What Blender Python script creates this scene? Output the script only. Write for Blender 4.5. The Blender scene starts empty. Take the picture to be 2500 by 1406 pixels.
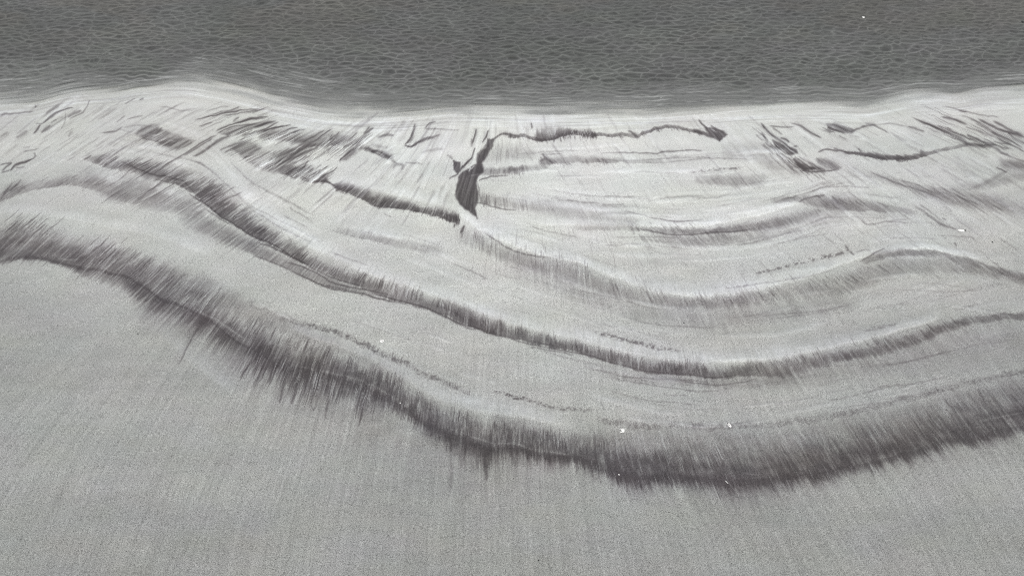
import bpy, bmesh, math, random
import numpy as np
from mathutils import Vector

# ================================================================ camera
CAM_H = 6.0                       # metres above the still water
PITCH = math.radians(45)          # looking down
FPX = 1962.0                      # focal length, in units of the 2500-wide plan
CX0, CY0 = 1250.0, 703.0
scene = bpy.context.scene
cam = bpy.data.cameras.new("camera"); cam_o = bpy.data.objects.new("camera", cam)
scene.collection.objects.link(cam_o); scene.camera = cam_o
cam.sensor_width = 36.0; cam.lens = FPX/2500.0*36.0
cam.clip_start = .05; cam.clip_end = 100000
cam_o.location = (0, 0, CAM_H); cam_o.rotation_euler = (math.pi/2-PITCH, 0, 0)

# ================================================================ sky and sun (an overcast day)
SUN_EL, SUN_AZ = math.radians(52), math.radians(160)       # azimuth from +Y towards +X
world = bpy.data.worlds.new("World"); scene.world = world; world.use_nodes = True
nt = world.node_tree; nt.nodes.clear()
wo = nt.nodes.new('ShaderNodeOutputWorld'); bg = nt.nodes.new('ShaderNodeBackground')
sky = nt.nodes.new('ShaderNodeTexSky'); sky.sky_type = 'NISHITA'; sky.sun_disc = False
sky.sun_elevation = SUN_EL; sky.sun_rotation = SUN_AZ; sky.air_density = 1.4; sky.dust_density = 5.0
hs = nt.nodes.new('ShaderNodeHueSaturation'); hs.inputs['Saturation'].default_value = .12      # cloud cover greys the sky
nt.links.new(sky.outputs[0], hs.inputs['Color']); nt.links.new(hs.outputs[0], bg.inputs[0]); nt.links.new(bg.outputs[0], wo.inputs[0])
bg.inputs[1].default_value = .12
sun = bpy.data.lights.new("sun", 'SUN'); sun_o = bpy.data.objects.new("sun", sun); scene.collection.objects.link(sun_o)
sun.energy = 1.3; sun.angle = math.radians(10); sun.color = (1.0, .98, .95)
sd = Vector((math.sin(SUN_AZ)*math.cos(SUN_EL), math.cos(SUN_AZ)*math.cos(SUN_EL), math.sin(SUN_EL)))
sun_o.rotation_euler = sd.to_track_quat('Z', 'Y').to_euler()
scene.view_settings.view_transform = 'Standard'; scene.view_settings.look = 'None'
scene.view_settings.exposure = 0.0; scene.view_settings.gamma = 1.0

scene.cycles.filter_width = 1.05            # a crisp picture
scene.cycles.use_denoising = False          # the grain of the sand is real detail

def at(px, py, z=0.0):
    """a point of the traced plan, as metres on the level z"""
    a = (px-CX0)/FPX; b = (py-CY0)/FPX
    dz = -(math.sin(PITCH)+b*math.cos(PITCH)); dy = math.cos(PITCH)-b*math.sin(PITCH)
    t = (z-CAM_H)/dz
    return Vector((a*t, dy*t, z))

GRAIN_SCALE = 150.0; GRAIN_AMP = 3.2

# ---------------------------------------------------------------- numeric helpers
RNG = np.random.RandomState(7)
_LAT = {}
def lattice(seed):
    if seed not in _LAT:
        _LAT[seed] = np.random.RandomState(seed).rand(512, 512).astype(np.float32)
    return _LAT[seed]

def vnoise(u, v, seed):
    """smooth value noise, 0..1"""
    L = lattice(seed)
    u = np.asarray(u, np.float64); v = np.asarray(v, np.float64)
    iu = np.floor(u); iv = np.floor(v)
    fu = (u - iu).astype(np.float32); fv = (v - iv).astype(np.float32)
    fu = fu*fu*(3-2*fu); fv = fv*fv*(3-2*fv)
    a = iu.astype(np.int64) & 511; b = iv.astype(np.int64) & 511
    a1 = (a+1) & 511; b1 = (b+1) & 511
    p = L[a, b]*(1-fu) + L[a1, b]*fu
    q = L[a, b1]*(1-fu) + L[a1, b1]*fu
    return p*(1-fv) + q*fv

def fnoise(u, v, seed, octaves=3, gain=.55):
    s = 0; a = 1; t = 0
    for k in range(octaves):
        s = s + a*vnoise(u*2**k + 13.7*k, v*2**k + 7.1*k, seed+k); t += a; a *= gain
    return s/t

def sstep(a, b, x):
    t = np.clip((x-a)/(b-a+1e-9), 0, 1)
    return t*t*(3-2*t)

def curve(xs, ys, x, sigma=9):
    """a smoothed polyline y(x)"""
    lo, hi = xs[0], xs[-1]
    g = np.arange(lo-60, hi+60.1, 3.0)
    y = np.interp(g, xs, ys)
    k = np.exp(-.5*(np.arange(-12, 13)*3.0/sigma)**2); k /= k.sum()
    y = np.convolve(np.pad(y, 12, mode='edge'), k, 'valid')
    return np.interp(x, g, y)

# ---------------------------------------------------------------- the way the backwash ran (dx/dy of the streaks, on the traced plan)
FLOW = [(0,300,-1.2),(100,400,-1.6),(100,600,-1.05),(0,900,-.9),(250,640,-1.06),(340,450,-1.6),(480,470,-1.6),(440,370,-1.7),(600,300,-3.0),(600,345,-2.1),
        (420,340,-2.0),(700,320,-1.9),(700,390,-1.55),(830,330,-1.3),(900,340,-1.3),(850,460,-1.2),(560,560,-1.4),(680,610,-1.15),(780,640,-.85),(860,690,-.5),
        (970,700,-.3),(1130,770,-.12),(1250,810,-.02),(380,720,-1.0),(500,780,-.75),(560,860,-.62),(650,900,-.45),(770,960,-.26),(880,1000,-.24),
        (1000,1000,-.14),(1100,1080,-.06),(1200,1100,.0),(1320,1120,.05),(1560,1140,.33),(1480,1060,.08),(1640,1060,.3),(1780,1060,.48),(1900,1080,.58),
        (2050,1040,.6),(2200,1000,.64),(2400,960,.78),(2300,1080,.8),(1700,1250,.45),(2100,1200,.7),(1500,890,.02),(1650,905,.12),(1800,910,.45),(2000,870,.62),
        (2200,840,.85),(2350,790,.95),(2100,670,1.25),(2200,640,1.5),(2400,640,1.5),(1900,700,.8),(1750,730,.45),(1600,720,.4),(1420,670,.05),(1250,630,0),
        (1120,540,-.1),(1000,500,-.6),(930,480,-.8),(1000,340,-.6),(1150,400,-.4),(1230,380,-.02),(1260,490,.2),(1340,390,1.0),(1450,500,.65),(1500,390,.8),(1370,325,.1),(1700,320,.9),
        (1650,580,.9),(1800,560,.9),(1900,525,.9),(1770,440,.9),(2050,495,1.25),(2300,470,1.6),(2350,540,1.5),(2200,385,1.6),(2300,310,2.2),(2450,330,1.9),
        (2050,310,2.3),(1920,350,1.15),(1980,400,1.3),(1200,1400,0),(300,1300,-.4),(2300,1350,.5),(900,580,-.6),(1700,1400,.2),(600,1400,-.2),(2480,1250,.6)]
def flow_slope(X, Y):
    F = np.array(FLOW)
    num = 0; den = 0
    for fx, fy, s in F:
        w = 1.0/((((X-fx)/1.2)**2 + (Y-fy)**2) + 900.0)**1.6
        num = num + w*s; den = den + w
    return num/den

def flow_coord(xs, ys, X, Y):
    """u(x,y): constant along a streak; marched row by row from y=760"""
    # coarse slope, then bilinear
    cx = np.arange(-1000, 3501, 30.0); cy = np.arange(-400, 2501, 20.0)
    S = flow_slope(*np.meshgrid(cx, cy))
    # march on a regular fine set of rows
    ry = np.arange(-400, 2501, 2.0); gx = np.arange(-1800, 4301, 4.0)
    U = np.zeros((len(ry), len(gx)))
    def srow(y, x):
        t = (y-cy[0])/20.0; i = int(min(max(np.floor(t), 0), len(cy)-2)); f = min(max(t-i, 0), 1)
        r = S[i]*(1-f) + S[i+1]*f
        return np.interp(x, cx, r)
    k0 = int((760-ry[0])/2)
    U[k0] = gx
    for k in range(k0+1, len(ry)):
        s = srow(ry[k], gx); xb = gx - s*2.0
        U[k] = np.interp(xb, gx, U[k-1]) + np.where(xb < gx[0], xb-gx[0], 0) + np.where(xb > gx[-1], xb-gx[-1], 0)
    for k in range(k0-1, -1, -1):
        s = srow(ry[k], gx); xb = gx + s*2.0
        U[k] = np.interp(xb, gx, U[k+1]) + np.where(xb < gx[0], xb-gx[0], 0) + np.where(xb > gx[-1], xb-gx[-1], 0)
    # sample
    out = np.zeros(X.shape)
    for j, y in enumerate(ys):
        t = np.clip((y-ry[0])/2.0, 0, len(ry)-1.001); i = int(t); f = t-i
        r = U[i]*(1-f) + U[i+1]*f
        out[j] = np.interp(xs, gx, r) + np.where(xs < gx[0], xs-gx[0], 0) + np.where(xs > gx[-1], xs-gx[-1], 0)
    return out

class Plan:
    """the traced plan of the beach: dark mineral density D, brightness L, on a grid of plan coordinates"""
    def __init__(s, xs, ys):
        s.xs = xs; s.ys = ys
        s.X, s.Y = np.meshgrid(xs, ys)
        s.U = flow_coord(xs, ys, s.X, s.Y)
        s.D = np.zeros(s.X.shape, np.float32)
        s.E = np.zeros(s.X.shape, np.float32)      # extra lightness (paler sand colour)
        X, Y, U = s.X, s.Y, s.U
        s.n_big = vnoise(U/26, Y/130, 11)
        s.n_mid = vnoise(U/11, Y/75+3, 12)
        s.n_fin = vnoise(U/5.0, Y/45+9, 13)
        s.n_vf = vnoise(U/2.6, Y/26+5, 14)
        s.ang = s.n_mid*.4+s.n_fin*.4+s.n_vf*.2
        s.n_u = vnoise(U/1.9, Y/60+5, 17)
        s.pat = fnoise(X/46, Y/16, 18, 2)
        s.gr = vnoise(X/3.6, Y/2.7, 15)*.55 + vnoise(X/8.3, Y/6.3, 16)*.45
    def rows(s, y0, y1):
        return slice(max(np.searchsorted(s.ys, y0)-1, 0), min(np.searchsorted(s.ys, y1)+1, len(s.ys)))
    def cols(s, x0, x1):
        return slice(max(np.searchsorted(s.xs, x0)-1, 0), min(np.searchsorted(s.xs, x1)+1, len(s.xs)))
    def add(s, sl, d):
        s.D[sl] = 1-(1-s.D[sl])*(1-np.clip(d, 0, 1))
    def band(s, tab, mix=(.4,.3,.2,.1), soft=.3, grain=0., fade=40, sig=7, wob=1.5, light=False, grad=.62):
        """rows of tab: x, top of the fringe, top of the dark, bottom of the dark, bottom of the fringe, density"""
        T = np.array(tab, float)
        x0 = T[0,0]; x1 = T[-1,0]
        sl = (s.rows(T[:,1].min()-15, T[:,4].max()+15), s.cols(x0-fade-5, x1+fade+5))
        if x0 <= 0: sl = (sl[0], slice(0, sl[1].stop)); 
        if x1 >= 2500: sl = (sl[0], slice(sl[1].start, len(s.xs)))
        X = s.X[sl]; Y = s.Y[sl]; U = s.U[sl]
        x = s.xs[sl[1]]
        c = [curve(T[:,0], T[:,k], x, sig) for k in range(1, 6)]
        w = wob*((vnoise(x/17, 0*x, 21)-.5)*2 + (vnoise(x/6, 0*x, 22)-.5))
        yt, y1, y2, yb, a = c
        if grad:
            k = np.clip((y2-y1)/14, 0, 1)
            y1 = y1 + grad*(y2-y1)*k; yt = yt - (3+.14*(y2-yt))*k
        y1 = np.maximum(y1, yt+1.2); yb = np.maximum(yb, y2+1.2)
        n = (mix[0]*s.n_big[sl] + mix[1]*s.n_mid[sl] + mix[2]*s.n_fin[sl] + mix[3]*s.n_vf[sl])/sum(mix)
        n = np.clip((n*.8+s.n_u[sl]*.2-.5)*2.7+.5, 0, 1)
        yy = Y + w
        tt = (yy-yt)/(y1-yt); tb = (yb-yy)/(yb-y2)
        m = 1-soft
        def edge(t, nn, span):
            f = np.clip((t - nn*m)/soft, 0, 1); f = f*f*(3-2*f)
            g = np.clip(t*1.1-.03, 0, 1)**1.9                 # a plain soft ramp under the streaks
            g = g*(.45+.95*(1-nn)) + .10*sstep(-.5, .3, t)*(1-nn)*span/(span+20)
            k = np.clip((span-4)/14, 0, 1)*.66                  # short edges stay crisp
            return np.clip(f*(1-k) + g*k, 0, 1)
        ft = edge(tt, n, y1-yt); fb = edge(tb, 1-n, yb-y2)
        st = s.n_mid[sl]*.35 + s.n_fin[sl]*.4 + s.n_vf[sl]*.25
        pat = s.pat[sl]
        d = ft*fb*a*(.82 + 1.05*(st-.5) + .5*(pat-.5))*1.16
        if x0 > 0: d = d*sstep(x0-fade*.3, x0+fade*.7, X)
        if x1 < 2500: d = d*(1-sstep(x1-fade*.7, x1+fade*.3, X))
        d = d*(1-.30*(1-sstep(.15, .45, s.n_vf[sl]*.5+s.n_u[sl]*.5)))
        if grain: d = d*((1-grain) + grain*1.9*sstep(.42, .68, s.gr[sl]))
        if light: s.E[sl] += d
        else: s.add(sl, d)
    def stroke(s, pts, w, a, soft=1.0, light=False, follow=0., grain=0., cut=1.0):
        """a tapered line through pts; w: one width or a list"""
        P = np.array(pts, float)
        W = np.array(w if hasattr(w, '__len__') else [w*.5]+[w]*(len(P)-2)+[w*.4] if len(P) > 2 else [w*.8, w*.5], float)
        # densify with smoothing (Catmull-Rom)
        if len(P) > 2:
            Q = []; V = []
            for i in range(len(P)-1):
                p0 = P[max(i-1,0)]; p1 = P[i]; p2 = P[i+1]; p3 = P[min(i+2, len(P)-1)]
                for t in np.linspace(0, 1, 5)[:-1]:
                    Q.append(.5*((2*p1)+(-p0+p2)*t+(2*p0-5*p1+4*p2-p3)*t*t+(-p0+3*p1-3*p2+p3)*t**3)); V.append(W[i]*(1-t)+W[i+1]*t)
            Q.append(P[-1]); V.append(W[-1]); P = np.array(Q); W = np.array(V)
        m = W.max()*2+6
        sl = (s.rows(P[:,1].min()-m, P[:,1].max()+m), s.cols(P[:,0].min()-m, P[:,0].max()+m))
        X = s.X[sl]; Y = s.Y[sl]
        wx = (vnoise(X/14, Y/14, 31)-.5)*2.5; wy = (vnoise(X/12, Y/12, 32)-.5)*2.5
        X = X+wx; Y = Y+wy
        best = np.zeros(X.shape); halo = np.zeros(X.shape)
        n = len(P)-1
        for i in range(n):
            ax, ay = P[i]; bx, by = P[i+1]
            dx, dy = bx-ax, by-ay; l2 = dx*dx+dy*dy+1e-6
            t = np.clip(((X-ax)*dx+(Y-ay)*dy)/l2, 0, 1)
            d = np.hypot(X-ax-t*dx, Y-ay-t*dy)
            ww = (W[i]*(1-t)+W[i+1]*t)*.5+.4
            g = (i+t)/n
            tip = np.minimum(1, np.minimum(g, 1-g)*5+.35)
            best = np.maximum(best, np.clip(1-(d-ww*.12)/(ww*.95*soft+1.2*min(soft,1)), 0, 1)*tip)
            if soft >= .9 and not light: halo = np.maximum(halo, np.clip(1-d/(ww*2.6+3), 0, 1)*tip)
        best = best*best*(3-2*best) + .38*halo**1.5*(1-best)*sstep(.3, .7, s.n_fin[sl]*.5+s.n_vf[sl]*.5)
        best = best*a*(.72+.56*(s.n_fin[sl]*.5+s.pat[sl]*.5))
        if follow: best = best*(1-follow + follow*sstep(.3, .65, s.n_fin[sl]*.5+s.n_vf[sl]*.2+s.n_mid[sl]*.3)*1.5)
        if grain: best = best*((1-grain)+grain*2.2*sstep(.42, .62, s.gr[sl]))
        if light: s.D[sl] = s.D[sl]*(1-cut*np.clip(best, 0, 1)); s.E[sl] += best*.5
        else: s.add(sl, best)
    def poly(s, pts, a, soft=3., fringe=4., follow=.25, grain=0., light=False):
        P = np.array(pts, float)
        m = soft+fringe+8
        sl = (s.rows(P[:,1].min()-m, P[:,1].max()+m), s.cols(P[:,0].min()-m, P[:,0].max()+m))
        X = s.X[sl]+(vnoise(s.X[sl]/9, s.Y[sl]/9, 33)-.5)*3; Y = s.Y[sl]+(vnoise(s.X[sl]/9, s.Y[sl]/9, 34)-.5)*3
        dist = np.full(X.shape, 1e9); ins = np.zeros(X.shape, bool)
        for i in range(len(P)):
            ax, ay = P[i-1]; bx, by = P[i]
            dx, dy = bx-ax, by-ay; l2 = dx*dx+dy*dy+1e-6
            t = np.clip(((X-ax)*dx+(Y-ay)*dy)/l2, 0, 1)
            dist = np.minimum(dist, np.hypot(X-ax-t*dx, Y-ay-t*dy))
            c = ((ay > Y) != (by > Y)) & (X < (bx-ax)*(Y-ay)/(by-ay+1e-9)+ax)
            ins ^= c
        sd = np.where(ins, -dist, dist)
        n = s.n_mid[sl]*.4+s.n_fin[sl]*.4+s.n_vf[sl]*.2
        sd = sd + (n-.5)*2*fringe
        d = np.clip(.5-sd/soft/2, 0, 1); d = d*d*(3-2*d)*a
        d = d*(1-follow+follow*sstep(.36, .62, n)*1.7)
        if grain: d = d*((1-grain)+grain*2.2*sstep(.42, .62, s.gr[sl]))
        if light: s.D[sl] = s.D[sl]*(1-np.clip(d, 0, 1)); s.E[sl] += d*.4
        else: s.add(sl, d)

def hairs(p, line, n, L, a, w=(1.6, 3.2), up=True, light=False, x0=None, x1=None, jit=6, seed=1, off=0):
    """n single streaks that start on a line and run with (or against) the backwash"""
    r = np.random.RandomState(seed)
    T = np.array(line, float)
    x0 = T[0,0] if x0 is None else x0; x1 = T[-1,0] if x1 is None else x1
    # clumped positions
    xs_ = x0+(x1-x0)*r.rand(n*3); keep = vnoise(xs_/22, 0*xs_, 300+seed) > r.rand(n*3)*.85+.1
    xs_ = xs_[keep][:n]; ys_ = np.interp(xs_, T[:,0], T[:,1]) + r.randn(len(xs_))*jit + off
    sl = flow_slope(xs_, ys_)
    for x, y, s in zip(xs_, ys_, sl):
        s = s + r.randn()*.05
        ll = .85*(L[0]+(L[1]-L[0])*r.rand()**1.8); dy = ll/math.sqrt(1+s*s)*(-1 if up else 1)
        ww = w[0]+(w[1]-w[0])*r.rand()**2
        p.stroke([(x - s*dy*.35, y - dy*.35), (x+s*dy*.75, y+dy*.75)], [ww*.85, ww*.3], (.66 if not light else .8)*(a[0]+(a[1]-a[0])*r.rand()), soft=.62, light=light)

SHORE = [(-400,268),(0,262),(87,256),(154,239),(192,233),(282,227),(333,217),(371,214),(410,210),(470,212),(540,225),(600,240),(671,262),(722,272),(786,285),(876,292),
         (953,290),(1004,287),(1100,278),(1234,282),(1330,285),(1483,283),(1573,285),(1700,278),(1800,272),(1900,268),(2000,265),(2116,268),(2180,256),(2231,246),
         (2300,245),(2340,250),(2400,238),(2500,235),(2900,232)]
SHW = [(-400,40),(0,42),(154,38),(260,20),(340,10),(410,14),(480,34),(560,42),(671,46),(786,50),(876,40),(1000,34),(1100,26),(1234,32),(1483,30),(1700,30),(1900,28),
       (2100,26),(2200,26),(2300,26),(2400,34),(2900,36)]

def sand_pattern(p):
    X, Y, U = p.X, p.Y, p.U
    # ---- lower main band
    p.band([(-300,560,575,650,665,.55),(0,540,552,636,652,.62),(50,536,550,622,640,.62),(100,540,558,624,640,.62),(150,560,580,640,656,.66),(200,574,596,655,680,.66),(250,580,612,660,705,.58),
            (300,592,625,672,722,.56),(350,606,650,702,760,.56),(400,630,676,733,795,.5),(448,664,705,750,812,.52),(500,712,735,782,835,.62),(550,738,760,812,878,.66),(600,766,790,846,885,.66),
            (650,786,815,876,930,.68),(700,806,838,895,960,.68),(760,828,852,912,985,.66),(820,842,872,925,1000,.66),(870,860,890,940,1010,.66),(920,888,915,958,1005,.66),(965,905,935,985,1025,.66),
            (1010,936,965,1010,1058,.64),(1062,965,995,1038,1085,.64),(1119,985,1018,1064,1108,.66),(1165,998,1032,1080,1135,.66),(1200,1010,1050,1088,1140,.66),(1263,1020,1058,1092,1125,.62),(1321,1032,1062,1104,1140,.64),
            (1393,1050,1080,1116,1146,.64),(1465,1056,1092,1140,1168,.66),(1520,1062,1100,1152,1192,.68),(1570,1070,1110,1158,1200,.7),(1640,1074,1120,1158,1195,.7),(1717,1078,1130,1166,1205,.7),(1800,1082,1134,1170,1215,.7),
            (1889,1070,1130,1166,1205,.7),(1960,1062,1112,1154,1192,.7),(2034,1050,1098,1148,1182,.7),(2118,1030,1082,1130,1162,.7),(2190,1010,1062,1110,1140,.68),(2240,992,1046,1094,1130,.68),
            (2311,972,1026,1070,1112,.68),(2384,952,1006,1060,1092,.7),(2432,940,990,1052,1080,.72),(2500,925,975,1038,1066,.74),(2800,860,900,980,1000,.7)], soft=.34)
    # dark under-edge of the band
    global L1
    L1 = [(-300,640,.3),(0,636,.3),(60,624,.35),(110,626,.4),(150,640,.4),(200,652,.4),(240,656,.4),(270,662,.45),(300,668,.4),(355,700,.5),(380,720,.5),(410,735,.5),(461,749,.5),(484,767,.5),(502,776,.5),(525,788,.5),
          (548,808,.5),(576,830,.4),(602,844,.35),(631,856,.3),(657,876,.35),(695,893,.35),(732,905,.3),(790,913,.35),(813,921,.5),(833,924,.5),(850,931,.5),(873,935,.5),(893,948,.5),(934,961,.45),(971,981,.45),
          (991,1000,.5),(1020,1015,.5),(1056,1035,.5),(1079,1049,.3),(1119,1063,.3),(1171,1082,.4),(1203,1092,.4),(1257,1090,.45),(1292,1101,.4),(1350,1110,.35),(1401,1114,.45),(1436,1124,.65),(1470,1144,.7),(1495,1153,.5),
          (1544,1160,.5),(1601,1159,.4),(1636,1157,.45),(1702,1164,.4),(1769,1170,.5),(1817,1170,.45),(1889,1163,.5),(1947,1155,.5),(2019,1148,.4),(2091,1134,.5),(2130,1126,.5),(2214,1104,.45),(2311,1071,.5),
          (2384,1060,.5),(2420,1050,.5),(2500,1036,.5),(2800,985,.5)]
    p.band([(x, y-2, y+1, y+4, y+9, a) for x, y, a in L1 if x < 660], soft=.5, wob=2.5, sig=6)
    p.band([(x, y-2, y+1, y+5, y+26, a) for x, y, a in L1 if x >= 640], soft=.5, wob=3, sig=6)
    p.band([(1380,1066,1090,1112,1128,.1),(1480,1076,1105,1140,1160,.3),(1600,1085,1125,1150,1165,.35),(1800,1110,1135,1160,1172,.38),(1960,1090,1115,1145,1160,.35),(2200,1040,1065,1095,1110,.35),(2500,965,985,1020,1045,.4),(2800,885,905,960,985,.3)], soft=.6)
    # pale ridge just above the under-edge
    for seg, a in (((462,745),(500,768),(530,781),(560,802),(600,828)),.5),(((700,888),(760,900),(830,915),(880,928),(935,953),(990,990)),.4),(((1080,1040),(1171,1072),(1203,1081),(1257,1083),(1292,1094),(1350,1104),(1440,1114)),.5),\
            (((1760,1160),(1800,1152),(1860,1160)),.25),(((2380,1030),(2430,1020),(2500,1005)),.3),(((140,630),(165,634),(195,632)),.4):
        q = p.D.copy(); e = p.E.copy()
        p.stroke(seg, 4, a, soft=1.4, light=True); p.E[:] = e
    # medium grey wash between the upper dotted line and the main band
    p.band([(330,600,622,650,680,.14),(400,628,650,690,715,.26),(500,662,685,720,750,.26),(600,712,735,765,790,.25),(680,752,775,800,820,.2),(760,786,806,825,845,.18),(860,820,845,860,880,.13),(1000,890,905,940,960,.1)], soft=.5)
    p.band([(1430,1020,1036,1075,1100,.12),(1520,1028,1046,1085,1110,.18),(1700,1034,1050,1110,1130,.24),(1850,1030,1048,1115,1135,.24),(2000,1010,1030,1090,1115,.24),(2150,982,1002,1050,1080,.22),(2300,942,968,1020,1040,.22),
            (2420,910,935,980,1000,.26),(2500,890,920,960,980,.3),(2800,830,850,920,960,.3)], soft=.5)
    # dotted lines of grains above the main band
    B1 = [(600,738),(674,769),(718,784),(761,792),(804,804),(847,821),(890,839),(934,862),(977,877),(1014,898),(1044,914),(1079,932),(1119,949),(1150,958)]
    p.band([(x, y-11, y, y+3, y+12, .26 if 690 < x < 1100 else .14) for x, y in B1], mix=(.3,.3,.2,.2), soft=.4, grain=.75, wob=5)
    B2 = [(1200,951),(1234,961),(1272,972),(1321,984),(1350,994),(1393,1001),(1456,1003)]
    p.band([(x, y-5, y-1, y+3, y+8, .34 if x < 1340 else .2) for x, y in B2], mix=(.1,.2,.3,.4), soft=.4, grain=.85, wob=3, fade=16)
    B3 = [(1450,1025),(1501,1033),(1558,1038),(1645,1042),(1717,1044),(1774,1043),(1832,1040),(1904,1035),(1976,1023),(2034,1015),(2105,1000),(2190,980),(2275,958),(2384,929),(2432,919),(2500,903),(2800,850)]
    p.band([(x, y-12, y-2, y+2, y+11, .19) for x, y in B3], mix=(.3,.3,.2,.2), soft=.4, grain=.6, wob=5)
    # long fringes below the main band
    p.band([(600,850,852,860,960,.1),(650,870,875,885,980,.2),(740,900,905,918,1020,.22),(840,920,925,938,1040,.2),(900,945,950,965,1050,.3),(960,980,984,990,1050,.2)], soft=.3, mix=(.55,.25,.1,.1))
    p.band([(1000,1010,1012,1025,1060,.2),(1100,1050,1055,1075,1135,.35),(1160,1070,1074,1100,1180,.55),(1200,1082,1086,1110,1210,.5),(1260,1085,1090,1105,1165,.3),(1400,1110,1114,1125,1170,.25),(1550,1155,1158,1165,1225,.35),(1650,1156,1158,1166,1210,.3),
            (1800,1165,1170,1180,1250,.32),(1900,1160,1162,1170,1230,.28),(2100,1135,1137,1142,1190,.25),(2300,1075,1078,1085,1130,.3),(2500,1036,1038,1046,1080,.3)], soft=.4, mix=(.5,.3,.1,.1))
    p.band([(300,670,675,690,760,.1),(360,700,705,725,800,.32),(450,745,750,765,840,.3),(560,810,815,835,930,.3),(640,860,864,870,960,.24)], soft=.45)
    p.band([(330,700,705,730,900,.07),(500,780,790,820,1010,.12),(800,920,930,980,1180,.12),(1150,1070,1080,1130,1330,.13),(1400,1110,1120,1150,1230,.06),(1800,1170,1180,1210,1330,.1),(2200,1100,1110,1130,1230,.08),(2500,1030,1040,1070,1150,.08)], soft=.7, mix=(.6,.25,.1,.05))
    for q, w, a in [(((502,782),(488,798),(470,822),(452,858),(434,892)),2.6,.3),(((634,862),(600,900),(588,925)),4,.4),(((1186,1088),(1182,1120),(1188,1150),(1186,1175)),9,.5),(((1094,1062),(1100,1085),(1100,1102)),9,.5),
                    (((1140,1080),(1134,1108),(1131,1125)),4,.45),(((1552,1152),(1562,1175),(1568,1196)),5,.55),(((1186,1180),(1190,1230)),6,.08),(((1100,1110),(1102,1160),(1098,1210)),7,.13),(((1198,1170),(1206,1240)),6,.12),
                    (((893,950),(884,990),(878,1030)),2,.3),(((1778,1160),(1776,1175),(1784,1190),(1796,1206)),5,.5),(((667,900),(655,935)),6,.35),(((700,900),(690,950),(682,985)),6,.4),(((735,915),(722,960),(710,985)),6,.4),
                    (((790,925),(775,975),(764,1005)),7,.4),(((820,935),(800,990),(792,1030)),5,.3),(((892,960),(884,1000),(876,1040)),5,.35)]:
        p.stroke(q, w, a, follow=.2)
    for q in [((893,950),(886,985),(880,1018)),((300,600),(240,660),(170,700)),((230,595),(180,640)),((400,655),(350,700),(290,750)),((395,640),(300,720)),((540,690),(440,770)),((100,560),(20,640)),((620,745),(560,800)),
              ((1795,1040),(1815,1085)),((1700,1085),(1735,1140)),((1880,1060),(1925,1120)),((1960,1040),(2010,1110)),((2060,1020),(2100,1085)),((2150,1010),(2190,1060)),((2285,960),(2330,1010)),((2430,930),(2480,1000)),((1660,1060),(1700,1120)),((1860,1070),(1880,1110)),((45,560),(0,610))]:
        p.stroke(q, 2.2, .42, light=True)

    # ---- second band
    p.band([(212,383,389,391,396,.3),(235,376,384,398,406,.42),(266,372,382,405,414,.42),(297,380,392,408,420,.42),(333,390,402,414,436,.5),(358,392,404,424,450,.5),(397,398,410,432,452,.55),(435,402,418,446,456,.62),(474,410,432,466,478,.66),
            (490,416,440,490,498,.68),(512,426,450,506,512,.7),(550,452,484,532,540,.7),(580,482,512,552,558,.7),(610,512,540,570,576,.7),(640,532,562,586,592,.68),(671,556,582,598,603,.66),(700,576,600,616,622,.66),(722,592,616,630,636,.66),
            (750,604,628,642,648,.62),(786,632,650,660,666,.6),(830,646,668,680,690,.55),(870,658,678,692,702,.52),(910,672,690,704,716,.46),(953,685,702,724,736,.44),(1004,702,718,740,750,.44),(1055,718,732,752,762,.5),
            (1094,728,748,770,780,.56),(1132,742,762,788,796,.62),(1160,754,774,796,804,.64),(1200,772,790,812,818,.64),(1250,790,806,822,828,.62),(1291,800,814,834,840,.62),(1342,814,828,844,850,.6),(1394,830,842,855,861,.58),
            (1472,848,868,878,886,.52),(1530,862,884,892,902,.52),(1584,872,896,906,914,.56),(1625,874,900,910,918,.62),(1688,882,905,914,922,.56),(1746,884,906,920,928,.58),(1803,884,904,914,924,.56),(1860,874,898,914,926,.5),(1910,872,892,910,930,.46),(1947,868,884,898,920,.48),
            (2000,858,874,884,904,.52),(2045,852,868,878,894,.52),(2093,840,854,866,882,.52),(2140,830,846,858,876,.54),(2190,820,834,848,866,.56),(2240,806,820,832,850,.52),(2275,794,806,818,836,.5),(2310,780,792,800,818,.48),(2385,764,774,782,795,.45),(2440,760,767,774,785,.42),(2500,760,766,773,785,.4),(2800,790,800,820,840,.3)], soft=.32)
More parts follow.
